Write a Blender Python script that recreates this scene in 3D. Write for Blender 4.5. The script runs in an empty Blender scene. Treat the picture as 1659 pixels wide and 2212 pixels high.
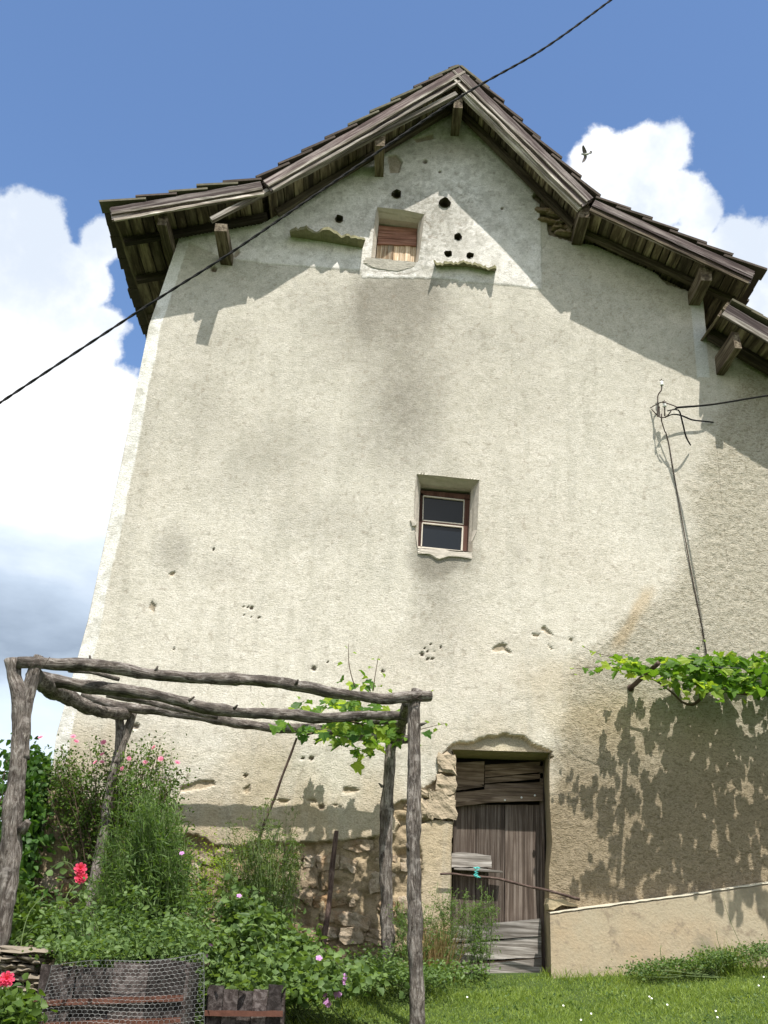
import bpy, bmesh, math, random
import numpy as np
from mathutils import Vector, Matrix, noise as mnoise
rnd = random.Random(7); rs = np.random.RandomState(11)
S = bpy.context.scene; COL = S.collection
rad = math.radians

# ------------------------------------------------------------------ camera
f, CX, CY = 2250., 829.5, 1106.
pitch, roll, yaw = rad(24), rad(3.0), rad(2.5)
CAM = np.array([0, -9.4, 1.6])
_h = np.array([math.sin(yaw), math.cos(yaw), 0]); _r = np.array([math.cos(yaw), -math.sin(yaw), 0]); _u = np.array([0, 0, 1.])
FW = _h*math.cos(pitch)+_u*math.sin(pitch); UP = -_h*math.sin(pitch)+_u*math.cos(pitch)
RT = _r*math.cos(roll)+UP*math.sin(roll); UP = -_r*math.sin(roll)+UP*math.cos(roll)
cam = bpy.data.cameras.new('camera'); cam.sensor_fit = 'HORIZONTAL'; cam.sensor_width = 27; cam.lens = f/1659*27
cam.clip_start = .05; cam.clip_end = 3000
camo = bpy.data.objects.new('camera', cam); COL.objects.link(camo)
M = Matrix([[RT[0], UP[0], -FW[0], CAM[0]], [RT[1], UP[1], -FW[1], CAM[1]], [RT[2], UP[2], -FW[2], CAM[2]], [0, 0, 0, 1]])
camo.matrix_world = M; S.camera = camo

# ------------------------------------------------------------------ light
SUN = Vector((0.22, -1.0, 1.98)).normalized()
sl = bpy.data.lights.new('sun', 'SUN'); sl.energy = 4.6; sl.angle = rad(.53); sl.color = (1, .955, .88)
so = bpy.data.objects.new('sun', sl); COL.objects.link(so); so.rotation_euler = SUN.to_track_quat('Z', 'Y').to_euler(); so.location = (0, -5, 20)
S.view_settings.view_transform = 'Standard'; S.view_settings.look = 'None'; S.view_settings.gamma = 1
S.view_settings.use_curve_mapping = False; S.view_settings.exposure = 0.70

def dirD(x, y):
    d = FW*f+RT*(x-CX)+UP*(CY-y); return d/np.linalg.norm(d)
def P(x, y, off=0.):
    d = FW*f+RT*(x-CX)+UP*(CY-y); t = (-off-CAM[1])/d[1]; return CAM+d*t
def PV(x, y, off=0.): return Vector(P(x, y, off))
def project(p):
    v = p-CAM; z = v@FW; return CX+f*(v@RT)/z, CY-f*(v@UP)/z

class NT:
    def __init__(s, tree): s.t = tree; s.n = tree.nodes; s.l = tree.links
    def new(s, typ, **kw):
        n = s.n.new(typ)
        for k, v in kw.items(): setattr(n, k, v)
        return n
    def put(s, sock, v):
        if isinstance(v, bpy.types.NodeSocket): s.l.new(v, sock)
        elif v is not None: sock.default_value = v
    def math(s, op, a, b=None, c=None, clamp=False):
        n = s.new('ShaderNodeMath', operation=op, use_clamp=clamp); s.put(n.inputs[0], a)
        if b is not None: s.put(n.inputs[1], b)
        if c is not None: s.put(n.inputs[2], c)
        return n.outputs[0]
    def vmath(s, op, a, b=None):
        n = s.new('ShaderNodeVectorMath', operation=op); s.put(n.inputs[0], a)
        if b is not None: s.put(n.inputs[1], b)
        return n.outputs['Value'] if op in ('LENGTH', 'DISTANCE', 'DOT_PRODUCT') else n.outputs[0]
    def noise(s, vec, scale, detail=3, rough=.55, dist=0.):
        n = s.new('ShaderNodeTexNoise'); s.put(n.inputs['Vector'], vec); n.inputs['Scale'].default_value = scale
        n.inputs['Detail'].default_value = detail; n.inputs['Roughness'].default_value = rough; n.inputs['Distortion'].default_value = dist
        return n.outputs[0]
    def ramp(s, fac, stops, interp='LINEAR'):
        n = s.new('ShaderNodeValToRGB'); s.put(n.inputs[0], fac); n.color_ramp.interpolation = interp
        e = n.color_ramp.elements
        while len(e) > len(stops): e.remove(e[-1])
        while len(e) < len(stops): e.new(.5)
        for i, (p, c) in enumerate(stops):
            e[i].position = p; e[i].color = (c, c, c, 1) if isinstance(c, (int, float)) else (*c, 1)
        return n.outputs[0]
    def mix(s, fac, a, b, blend='MIX'):
        n = s.new('ShaderNodeMix', data_type='RGBA', blend_type=blend); s.put(n.inputs[0], fac)
        s.put(n.inputs[6], (*a, 1) if isinstance(a, tuple) else a); s.put(n.inputs[7], (*b, 1) if isinstance(b, tuple) else b)
        return n.outputs[2]
    def mapr(s, v, a, b, c=0., d=1., smooth=True):
        n = s.new('ShaderNodeMapRange', interpolation_type='SMOOTHSTEP' if smooth else 'LINEAR')
        s.put(n.inputs[0], v); n.inputs[1].default_value = a; n.inputs[2].default_value = b; n.inputs[3].default_value = c; n.inputs[4].default_value = d
        return n.outputs[0]

# ------------------------------------------------------------------ world: Nishita sky and cumulus clouds
W = bpy.data.worlds.new('World'); S.world = W; W.use_nodes = True
w = NT(W.node_tree); w.n.clear()
sky = w.new('ShaderNodeTexSky', sky_type='NISHITA', sun_disc=False)
sky.sun_elevation = math.asin(SUN.z); sky.sun_rotation = math.atan2(SUN.x, SUN.y); sky.altitude = 400; sky.air_density = 1.0; sky.dust_density = .6; sky.ozone_density = 1.6
tc = w.new('ShaderNodeTexCoord'); dv = w.vmath('NORMALIZE', tc.outputs['Generated'])
blobs = [  # (x, y, radius) where the big clouds stand
    (70, 500, 95), (215, 520, 58), (130, 620, 110), (10, 560, 150), (20, 780, 200), (180, 760, 85), (215, 700, 60), (60, 950, 240), (225, 860, 90),
    (150, 1080, 230), (290, 860, 50), (300, 1000, 130), (90, 1280, 240), (40, 1450, 240), (200, 1350, 160),
    (1300, 345, 72), (1390, 345, 78), (1440, 330, 62), (1350, 400, 95), (1440, 430, 80), (1500, 470, 60), (1470, 520, 60), (1590, 520, 60),
    (1650, 560, 75), (1560, 590, 60), (1670, 640, 90), (1600, 470, 22)]
acc = None
wob = w.noise(dv, 9., 7, .62); wobv = w.math('MULTIPLY_ADD', wob, 1.5, -.75)
for bx, by, br in blobs:
    c = dirD(bx, by); d = w.vmath('DISTANCE', dv, tuple(c))
    v = w.math('MULTIPLY_ADD', d, -1/(br/f), 1.0)
    v = w.math('MULTIPLY', v, min(1.6, br/90.))
    acc = v if acc is None else w.math('MAXIMUM', acc, v)
fine = w.noise(dv, 34., 6, .6)
dens = w.math('ADD', w.math('ADD', acc, w.math('MULTIPLY', wobv, .85)), w.math('MULTIPLY_ADD', fine, .7, -.35))
m1 = w.mapr(dens, -.02, .22)
# cumulus added out of view to lift ambient light, none over the open blue
sep = w.new('ShaderNodeSeparateXYZ'); w.put(sep.inputs[0], dv)
mp = w.vmath('MULTIPLY', dv, (1, 1, 2.2)); big = w.noise(mp, 1.9, 8, .55)
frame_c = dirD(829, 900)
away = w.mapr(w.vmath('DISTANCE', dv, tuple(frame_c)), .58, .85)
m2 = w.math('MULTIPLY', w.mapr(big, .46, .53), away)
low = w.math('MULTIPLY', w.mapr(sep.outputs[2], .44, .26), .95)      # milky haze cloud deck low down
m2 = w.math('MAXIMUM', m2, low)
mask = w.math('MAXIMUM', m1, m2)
shade = w.noise(dv, 5.5, 6, .6)
thick = w.mapr(dens, .1, 1.2)
cc = w.mix(w.mapr(shade, .40, .62), (3.9, 4.3, 4.9), (6.0, 6.1, 6.3))
zz = w.math('ADD', sep.outputs[2], w.math('MULTIPLY_ADD', w.noise(w.vmath('MULTIPLY', dv, (1, 1, 2.4)), 5., 6, .55), .22, -.11))
zc = w.ramp(zz, [(.12, (5.2/8, 5.9/8, 6.6/8)), (.19, (4.0/8, 4.7/8, 5.5/8)), (.25, (1.9/8, 2.35/8, 3.0/8)), (.31, (3.1/8, 3.7/8, 4.5/8)), (.37, (5.0/8, 5.5/8, 6.1/8)), (.45, (.8, .81, .83))])
zs = w.new('ShaderNodeVectorMath', operation='SCALE'); w.put(zs.inputs[0], zc); zs.inputs['Scale'].default_value = 8.
storm = w.mapr(w.vmath('DISTANCE', dv, tuple(dirD(-40, 1350))), .75, .40)     # the grey bank stands to the left of the house
fill_white = w.mix(w.mapr(shade, .38, .60), (5.4, 5.4, 5.4), (8.6, 8.4, 8.1))  # brighter neutral cloud tone, added mostly out of view to fill the wall's shade
bank = w.mix(storm, fill_white, zs.outputs[0])
cc = w.mix(w.mapr(sep.outputs[2], .56, .44), cc, bank)
cc = w.mix(away, cc, fill_white)
skc = w.mix(1.0, sky.outputs[0], (.90, 1.0, 1.10), 'MULTIPLY')
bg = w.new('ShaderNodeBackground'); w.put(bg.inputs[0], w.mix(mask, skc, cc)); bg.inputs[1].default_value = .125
wo = w.new('ShaderNodeOutputWorld'); w.l.new(bg.outputs[0], wo.inputs[0])

# ------------------------------------------------------------------ materials
def mat(name):
    m = bpy.data.materials.new(name); m.use_nodes = True; t = NT(m.node_tree)
    b = t.n['Principled BSDF']; b.inputs['Roughness'].default_value = .85; b.inputs['Specular IOR Level'].default_value = .25
    return m, t, b
def bump(t, b, h, dist, strength=1.):
    n = t.new('ShaderNodeBump'); n.inputs['Strength'].default_value = strength; n.inputs['Distance'].default_value = dist
    t.put(n.inputs['Height'], h); t.l.new(n.outputs[0], b.inputs['Normal'])
def wood(name, dark, mid, pale, axis='x', grain=26., along=1.6, bd=.004, palef=.62):
    m, t, b = mat(name); tc = t.new('ShaderNodeTexCoord'); oi = t.new('ShaderNodeObjectInfo')
    sc = {'x': (along, grain, grain), 'y': (grain, along, grain), 'z': (grain, grain, along)}[axis]
    v = t.vmath('ADD', tc.outputs['Object'], t.vmath('MULTIPLY', oi.outputs['Random'], (7.3, 5.1, 9.7)))
    vs = t.vmath('MULTIPLY', v, sc)
    n1 = t.noise(vs, 1., 6, .65, .4); n2 = t.noise(v, 3.2, 4, .6); n3 = t.noise(vs, 3.1, 3, .6)
    c = t.ramp(n1, [(.30, dark), (.47, mid), (palef, pale)])
    c = t.mix(t.mapr(n2, .35, .75), c, t.mix(.5, c, tuple(x*.55 for x in mid)))
    k = t.math('MULTIPLY_ADD', oi.outputs['Random'], 1.0, .5)
    c2 = t.new('ShaderNodeVectorMath', operation='SCALE'); t.put(c2.inputs[0], c); t.put(c2.inputs['Scale'], k)
    t.l.new(c2.outputs[0], b.inputs['Base Color'])
    bump(t, b, t.math('ADD', n1, t.math('MULTIPLY', n3, .5)), bd); return m
def bark(name, dark, mid, pale, bd=.03):
    m, t, b = mat(name); uv = t.new('ShaderNodeTexCoord'); v = uv.outputs['UV']
    oi = t.new('ShaderNodeObjectInfo'); v = t.vmath('ADD', v, t.vmath('MULTIPLY', oi.outputs['Random'], (3.3, 5.1, 0)))
    vs = t.vmath('MULTIPLY', v, (7., 42., 1.)); n1 = t.noise(vs, 1., 9, .82, 1.6); n2 = t.noise(v, 7., 5, .6)
    c = t.ramp(n1, [(.38, dark), (.49, mid), (.62, pale)]); c = t.mix(t.mapr(n2, .42, .62), c, t.mix(.6, c, dark)); c = t.mix(t.mapr(t.noise(v, 13., 4, .6), .56, .68), c, t.mix(.5, c, pale))
    t.l.new(c, b.inputs['Base Color']); bump(t, b, t.math('ADD', n1, t.math('MULTIPLY', n2, .6)), bd); return m
def plain(name, c, var=.25, scale=20., rough=.85, bd=.003, metallic=0.):
    m, t, b = mat(name); tc = t.new('ShaderNodeTexCoord'); n = t.noise(tc.outputs['Object'], scale, 5, .6)
    t.l.new(t.mix(n, tuple(x*(1-var) for x in c), tuple(min(1, x*(1+var)) for x in c)), b.inputs['Base Color'])
    b.inputs['Roughness'].default_value = rough; b.inputs['Metallic'].default_value = metallic
    if bd: bump(t, b, n, bd)
    return m
def leafmat(name, a, bcol, trans=.45, rough=.5):
    m, t, b = mat(name); at = t.new('ShaderNodeAttribute', attribute_name='tint'); oi = t.new('ShaderNodeObjectInfo')
    g = t.new('ShaderNodeNewGeometry'); tn = t.noise(g.outputs['Position'], 5., 3, .5)
    k = t.math('ADD', t.math('MULTIPLY', at.outputs['Fac'], .6), t.math('ADD', t.math('MULTIPLY', oi.outputs['Random'], .25), t.math('MULTIPLY_ADD', tn, .7, -.22)), clamp=True)
    c = t.mix(k, a, bcol); t.l.new(c, b.inputs['Base Color']); b.inputs['Roughness'].default_value = rough
    tr = t.new('ShaderNodeBsdfTranslucent'); t.put(tr.inputs[0], t.mix(1., c, (1.5, 1.5, .6), 'MULTIPLY'))
    mx = t.new('ShaderNodeMixShader'); mx.inputs[0].default_value = trans; t.l.new(b.outputs[0], mx.inputs[1]); t.l.new(tr.outputs[0], mx.inputs[2])
    t.l.new(mx.outputs[0], t.n['Material Output'].inputs[0]); return m

def wallmat(name):
    m, t, b = mat(name); at = t.new('ShaderNodeAttribute', attribute_name='paint'); ro = t.new('ShaderNodeAttribute', attribute_name='coarse')
    g = t.new('ShaderNodeNewGeometry'); p = g.outputs['Position']
    st = t.vmath('MULTIPLY', p, (26., 26., 60.)); sw = t.noise(t.vmath('ADD', st, t.vmath('MULTIPLY', t.new('ShaderNodeTexNoise').outputs['Color'], (0, 0, 0))), 1., 4, .65, 1.2)
    fineN = t.noise(p, 75., 4, .7); medN = t.noise(p, 9., 5, .6); bigN = t.noise(p, 1.3, 4, .6)
    coarse = ro.outputs['Fac']
    c = t.mix(t.mapr(medN, .3, .7), (.90, .90, .88), (1.06, 1.06, 1.07))
    c = t.mix(t.mapr(fineN, .28, .62), t.mix(.8, c, (.60, .60, .56)), c)
    c = t.mix(t.mapr(bigN, .3, .7), t.mix(1., c, (.94, .94, .93), 'MULTIPLY'), c)
    cfac = t.math('MULTIPLY', t.mapr(sw, .52, .36), t.math('MULTIPLY_ADD', coarse, .70, .12))
    c = t.mix(cfac, c, (.42, .40, .34))
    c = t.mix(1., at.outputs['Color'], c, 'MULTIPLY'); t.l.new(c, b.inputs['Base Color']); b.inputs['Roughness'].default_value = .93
    h = t.math('ADD', t.math('MULTIPLY', fineN, .35), t.math('MULTIPLY', sw, t.math('MULTIPLY_ADD', coarse, 1.6, .45)))
    h = t.math('ADD', h, t.math('MULTIPLY', medN, t.math('MULTIPLY_ADD', coarse, .4, .05)))
    bump(t, b, h, .0085); return m

M_wall = wallmat('lime_plaster')
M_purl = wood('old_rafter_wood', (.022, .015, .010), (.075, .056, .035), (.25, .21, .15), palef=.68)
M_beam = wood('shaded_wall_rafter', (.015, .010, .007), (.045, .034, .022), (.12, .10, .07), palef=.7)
M_barge = wood('weathered_bargeboard', (.022, .015, .014), (.075, .052, .050), (.34, .30, .28), grain=30, along=1.1, palef=.68)
M_strip = wood('pale_verge_strip', (.05, .04, .03), (.24, .205, .17), (.56, .52, .46), grain=34, palef=.6)
M_soff = wood('soffit_boards', (.022, .016, .010), (.095, .072, .046), (.30, .25, .17), grain=16, palef=.64)
M_door = wood('grey_door_wood', (.03, .022, .017), (.115, .086, .068), (.235, .195, .165), axis='z', grain=60, along=1.5, bd=.008)
M_doorh = wood('grey_cross_board', (.05, .043, .036), (.15, .135, .12), (.31, .29, .27), axis='x', grain=40, along=2.)
M_doord = wood('brown_cross_board', (.04, .027, .02), (.13, .092, .062), (.25, .19, .14), axis='x', grain=40, along=2.)
M_shut = wood('pale_shutter_board', (.16, .09, .05), (.42, .30, .19), (.62, .53, .40), axis='z', grain=40, along=3.)
M_shutr = wood('red_shutter_board', (.10, .045, .03), (.23, .11, .075), (.33, .18, .13), axis='x', grain=40, along=3.)
M_tub = wood('dark_planter_staves', (.012, .009, .008), (.045, .034, .031), (.13, .11, .105), axis='z', grain=30, along=2.)
M_tile = plain('roof_tile_clay', (.075, .058, .048), .5, 14, .9, .004)
M_moss = plain('mossy_tile', (.12, .11, .078), .5, 14, .95, .005)
M_bark = bark('grey_bark', (.03, .022, .018), (.19, .16, .135), (.50, .46, .42))
M_bark2 = bark('dark_brown_stick', (.03, .018, .014), (.085, .055, .045), (.19, .14, .12), .004)
M_rev = plain('pale_reveal_plaster', (.46, .42, .36), .25, 18, .95, .006)
M_ledge2 = plain('grey_sill_mortar', (.34, .32, .27), .45, 22, .95, .01)
M_frame = wood('brown_window_paint', (.04, .018, .012), (.075, .036, .026), (.10, .052, .038), axis='z', grain=30)
M_putty = plain('white_putty', (.52, .48, .41), .25, 30, .8)
M_glass, t_, b_ = mat('dark_glass'); b_.inputs['Base Color'].default_value = (.012, .016, .022, 1); b_.inputs['Roughness'].default_value = .06; b_.inputs['Specular IOR Level'].default_value = .22
M_holeshade = plain('hole_painted_shade', (.09, .075, .055), .4, 20, 1., .004)  # hole sides coloured dark to stand for the shade inside
M_dark = plain('painted_hollow_shade', (.02, .016, .012), .3, 9, 1., 0)  # near-black colour stands in for shade in hollows and behind openings
M_stone = None
def stonemat():
    m, t, b = mat('rubble_stone'); g = t.new('ShaderNodeNewGeometry'); oi = t.new('ShaderNodeObjectInfo'); p = g.outputs['Position']
    n = t.noise(p, 22., 6, .7); n2 = t.noise(p, 4., 4, .6)
    c = t.mix(oi.outputs['Random'], (.27, .205, .135), (.40, .34, .265)); c = t.mix(t.mapr(n2, .45, .7), c, (.31, .20, .11))
    c = t.mix(t.mapr(n, .3, .62), t.mix(1., c, (.62, .58, .52), 'MULTIPLY'), c); t.l.new(c, b.inputs['Base Color']); b.inputs['Roughness'].default_value = .95
    bump(t, b, t.math('ADD', n, t.math('MULTIPLY', t.noise(p, 70., 3, .7), .4)), .02); return m
M_stone = stonemat()
M_jstone = plain('pale_dressed_stone', (.36, .295, .21), .38, 26, .95, .022)
M_cable = plain('black_cable', (.012, .012, .012), .2, 40, .9, 0)
M_iron = plain('rusty_dark_iron', (.05, .035, .028), .4, 30, .7, .001)
M_pole = plain('painted_iron_arm', (.07, .045, .035), .5, 25, .7, .002)
M_porc = plain('white_porcelain', (.75, .76, .74), .05, 10, .25, 0)
M_wire = plain('galvanised_wire', (.14, .145, .14), .2, 60, .5, 0, .4)
M_rust = plain('rusty_band', (.10, .042, .028), .5, 22, .8, .002)
M_soil = plain('garden_soil', (.06, .045, .03), .4, 12, .98, .02)
M_cyan = plain('turquoise_string', (.10, .55, .52), .15, 40, .6, 0)
M_vine = leafmat('grape_leaf_green', (.035, .10, .016), (.15, .27, .035), .5)
M_vine2 = leafmat('young_grape_leaf', (.15, .25, .03), (.30, .40, .06), .55)
M_rose = leafmat('rose_leaf_green', (.028, .065, .014), (.12, .19, .035), .4)
M_feath = leafmat('feathery_green', (.035, .085, .018), (.17, .26, .07), .45)
M_fenn = leafmat('fennel_green', (.035, .08, .02), (.16, .22, .05), .4)
M_mall = leafmat('mallow_leaf_green', (.022, .062, .016), (.16, .24, .075), .38)
M_hedge = leafmat('hedge_leaf_green', (.018, .055, .012), (.08, .17, .03), .35)
M_grass = leafmat('grass_blade_green', (.075, .14, .022), (.29, .37, .09), .45)
M_straw = leafmat('dry_straw', (.22, .15, .07), (.38, .28, .14), .3)
M_stem = plain('green_stem', (.10, .14, .05), .3, 12, .7, 0)
M_cane = plain('brown_cane', (.085, .06, .04), .4, 12, .8, 0)
M_pink = leafmat('pink_petal', (.48, .10, .22), (.78, .36, .50), .3)
M_red = leafmat('crimson_petal', (.50, .012, .05), (.72, .10, .20), .3)
M_purp = leafmat('violet_petal', (.42, .18, .50), (.62, .36, .66), .35)
M_white = plain('white_petal', (.8, .8, .75), .05, 20, .7, 0)
M_yel = plain('yellow_floret', (.60, .52, .05), .1, 20, .7, 0)

# ------------------------------------------------------------------ object helpers
WM = {}
def mesh(name, v, fc, m=None, smooth=False):
    me = bpy.data.meshes.new(name); me.from_pydata([tuple(map(float, a)) for a in v], [], fc)
    if m: me.materials.append(m)
    if smooth: me.polygons.foreach_set('use_smooth', [True]*len(me.polygons))
    me.update(); return me
def mesh_np(name, V, F, m=None, smooth=False):
    """V (n,3), F (m,k) equal-sized faces"""
    V = np.asarray(V, dtype=np.float32); F = np.asarray(F, dtype=np.int32); k = F.shape[1]
    me = bpy.data.meshes.new(name); me.vertices.add(len(V)); me.vertices.foreach_set('co', V.ravel())
    me.loops.add(F.size); me.loops.foreach_set('vertex_index', F.ravel())
    me.polygons.add(len(F)); me.polygons.foreach_set('loop_start', np.arange(0, F.size, k, dtype=np.int32))
    if m: me.materials.append(m)
    me.update(calc_edges=True); me.validate()
    if smooth: me.polygons.foreach_set('use_smooth', np.ones(len(me.polygons), dtype=bool))
    return me
def link(name, me, parent=None, mw=None, **props):
    o = bpy.data.objects.new(name, me); COL.objects.link(o); mw = mw or Matrix.Identity(4); WM[o] = mw
    if parent is not None:
        o.parent = parent; o.matrix_local = WM[parent].inverted() @ mw
    else: o.matrix_local = mw
    for k, v in props.items(): o[k] = v
    return o
def thing(name, label, cat, loc, group=None):
    o = link(name, None, None, Matrix.Translation(Vector(loc))); o.empty_display_size = .1
    o['label'] = label; o['category'] = cat
    if group: o['group'] = group
    return o
def frame_of(p0, p1, up):
    x = (p1-p0).normalized(); z = (up-x*up.dot(x)).normalized(); y = z.cross(x)
    return Matrix(((x.x, y.x, z.x, p0.x), (x.y, y.y, z.y, p0.y), (x.z, y.z, z.z, p0.z), (0, 0, 0, 1)))
def beam(name, p0, p1, wy, hz, m, parent, up=Vector((0, 0, 1)), jit=.004, seg=5, **props):
    """rough sawn timber from p0 to p1 (p = middle of its underside); width wy sideways, height hz along up"""
    p0, p1 = Vector(p0), Vector(p1); L = (p1-p0).length; v = []; fc = []; wa, wb = rnd.uniform(0, 6), rnd.uniform(.5, 1.3)*(1 if L < 20 else 0)
    for i in range(seg+1):
        for (sy, sz) in ((-1, 0), (1, 0), (1, 1), (-1, 1)):
            j = jit if 0 < i < seg else jit*.6
            v.append((L*i/seg+rnd.uniform(-j, j)*.8, sy*wy/2+rnd.uniform(-j, j), sz*hz+rnd.uniform(-j, j)+jit*1.6*math.sin(wa+wb*L*i/seg*2)))
    for i in range(seg):
        a = i*4
        for k in range(4): fc.append((a+k, a+(k+1) % 4, a+4+(k+1) % 4, a+4+k))
    fc.append((3, 2, 1, 0)); a = seg*4; fc.append((a, a+1, a+2, a+3))
    return link(name, mesh(name, v, fc, m), parent, frame_of(p0, p1, up), **props)
def slab(name, quad, off, thick, m, parent, jit=.004, seg=4, **props):
    """board whose front outline (points of the picture plane at distance off before the wall) is extruded backwards"""
    pts = [PV(x, y, off) for x, y in quad]; ring = []
    for i, a in enumerate(pts):
        b = pts[(i+1) % len(pts)]
        for k in range(seg):
            q = a.lerp(b, k/seg)
            if k: q = q+Vector((rnd.uniform(-jit, jit), 0, rnd.uniform(-jit, jit)))
            ring.append(q)
    n = len(ring); v = [tuple(q) for q in ring]+[(q.x, q.y+thick, q.z) for q in ring]
    fc = [tuple(range(n-1, -1, -1)), tuple(range(n, 2*n))]+[(i, (i+1) % n, n+(i+1) % n, n+i) for i in range(n)]
    me = mesh(name, v, fc, m); bm = bmesh.new(); bm.from_mesh(me); bmesh.ops.recalc_face_normals(bm, faces=bm.faces); bm.to_mesh(me); bm.free()
    return link(name, me, parent, **props)
def tubes(name, paths, m, parent=None, sides=8, rough=0., smooth=True, caps=True, mw=None, **props):
    """paths: list of lists of (point, radius); one mesh, uv along the grain"""
    V = []; F = []; UV = []
    for path in paths:
        pts = [Vector(p) for p, r in path]; rr = [r for p, r in path]; n = len(pts); base = len(V); Ls = 0.; sd = rnd.random()*50
        t0 = (pts[1]-pts[0]).normalized(); ref = Vector((0, 0, 1)) if abs(t0.z) < .8 else Vector((1, 0, 0))
        uvv = []
        for i in range(n):
            t = (pts[min(i+1, n-1)]-pts[max(i-1, 0)]).normalized()
            a = (ref-t*ref.dot(t)).normalized(); b = t.cross(a); ref = a
            if i: Ls += (pts[i]-pts[i-1]).length
            for k in range(sides):
                th = 2*math.pi*k/sides; d = a*math.cos(th)+b*math.sin(th); r = rr[i]
                if rough: r *= 1+rough*(mnoise.noise(Vector((Ls*6+sd, math.cos(th)*.9, math.sin(th)*.9)))*1.2+mnoise.noise(Vector((Ls*22+sd, math.cos(th)*2.4, math.sin(th)*2.4)))*.5)
                V.append(pts[i]+d*r); uvv.append((Ls, th*max(rr[0], .01)))
        for i in range(n-1):
            for k in range(sides):
                k2 = (k+1) % sides; F.append((base+i*sides+k, base+i*sides+k2, base+(i+1)*sides+k2, base+(i+1)*sides+k))
                th2 = 2*math.pi*max(rr[0], .01)
                u = [uvv[i*sides+k], uvv[i*sides+k2], uvv[(i+1)*sides+k2], uvv[(i+1)*sides+k]]
                if k2 == 0: u[1] = (u[1][0], th2); u[2] = (u[2][0], th2)
                UV += u
        if caps:
            F.append(tuple(base+k for k in range(sides-1, -1, -1))); UV += [(.01*math.cos(6.28*k/sides), .01*math.sin(6.28*k/sides)) for k in range(sides)]
            F.append(tuple(base+(n-1)*sides+k for k in range(sides))); UV += [(.01*math.cos(6.28*k/sides), .01*math.sin(6.28*k/sides)) for k in range(sides)]
    me = mesh(name, V, F, m, smooth); uv = me.uv_layers.new(name='UVMap'); uv.data.foreach_set('uv', np.array(UV, dtype=np.float32).ravel())
    return link(name, me, parent, mw, **props)
def dense(path, step=.06):
    """Catmull-Rom resampling of [(Vector, radius)]"""
    out = []; n = len(path)
    for i in range(n-1):
        p0, p1, p2, p3 = [Vector(path[max(0, min(n-1, i+k))][0]) for k in (-1, 0, 1, 2)]; r1, r2 = path[i][1], path[i+1][1]
        k = max(1, int((p2-p1).length/step))
        for j in range(k):
            t = j/k; t2 = t*t; t3 = t2*t
            out.append((.5*((2*p1)+(p2-p0)*t+(2*p0-5*p1+4*p2-p3)*t2+(3*p1-p0-3*p2+p3)*t3), r1+(r2-r1)*t))
    out.append((Vector(path[-1][0]), path[-1][1])); return out

# leaves: arrays of base points, directions, normals -> folded little blades
def unit(a): return a/np.maximum(np.linalg.norm(a, axis=1, keepdims=True), 1e-6)
def rand_dirs(n, zb=0.):
    a = rs.normal(size=(n, 3)); a[:, 2] += zb; return unit(a)
def leaves(name, P0, D, L, Wd, m, parent=None, droop=.25, N=None, shape='leaf', **props):
    P0 = np.asarray(P0, float); n = len(P0); D = unit(np.asarray(D, float)); L = np.broadcast_to(L, (n,))[:, None]; Wd = np.broadcast_to(Wd, (n,))[:, None]
    if N is None: N = rand_dirs(n, .6)
    sd = unit(np.cross(D, N)); nn = np.cross(sd, D); g = np.array([0, 0, -1.])
    if shape == 'leaf':
        ks = [(0, 0), (.3, -.5), (.3, .5), (.72, -.36), (.72, .36), (1, 0)]; mids = (.3, .72)
        v = [P0]+[P0+D*L*a+sd*Wd*b+nn*Wd*abs(b)*.35+g*L*droop*a*a for a, b in ks[1:]]
        mid = P0+D*L*.5+g*L*droop*.25
        V = np.stack(v+[mid], 1).reshape(-1, 3); q = np.array([(0, 1, 6), (0, 6, 2), (1, 3, 6), (6, 4, 2), (3, 5, 6), (6, 5, 4)]); k = 7
    else:
        V = np.stack([P0-sd*Wd*.5, P0+sd*Wd*.5, P0+D*L*.55-sd*Wd*.4+g*L*droop*.3, P0+D*L*.55+sd*Wd*.4+g*L*droop*.3, P0+D*L+g*L*droop], 1).reshape(-1, 3)
        q = np.array([(0, 1, 3), (0, 3, 2), (2, 3, 4)]); k = 5
    F = (q[None]+(np.arange(n)*k)[:, None, None]).reshape(-1, 3)
    me = mesh_np(name, V, F, m); at = me.attributes.new('tint', 'FLOAT', 'POINT'); at.data.foreach_set('value', np.repeat(rs.rand(n).astype(np.float32), k))
    return link(name, me, parent, **props)

# numpy value noise
_lat = np.random.RandomState(5).rand(256, 256)
def vn(x, y, s, seed=0):
    x = np.asarray(x)*s+seed*17.3+100; y = np.asarray(y)*s+seed*31.7+100; xi = np.floor(x).astype(int); yi = np.floor(y).astype(int)
    fx = x-xi; fy = y-yi; fx = fx*fx*(3-2*fx); fy = fy*fy*(3-2*fy); a = lambda i, j: _lat[(xi+i) % 256, (yi+j) % 256]
    return (a(0, 0)*(1-fx)+a(1, 0)*fx)*(1-fy)+(a(0, 1)*(1-fx)+a(1, 1)*fx)*fy
def fbm(x, y, s, o=4, seed=0):
    r = 0; amp = .5; tot = 0
    for i in range(o): r = r+vn(x, y, s*2**i, seed+i)*amp; tot += amp; amp *= .5
    return r/tot
def inpoly(x, y, poly):
    r = np.zeros(np.shape(x), bool); n = len(poly)
    for i in range(n):
        x1, y1 = poly[i]; x2, y2 = poly[(i+1) % n]
        if y1 == y2: continue
        c = ((y1 > y) != (y2 > y)) & (x < (x2-x1)*(y-y1)/(y2-y1)+x1); r ^= c
    return r
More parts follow.
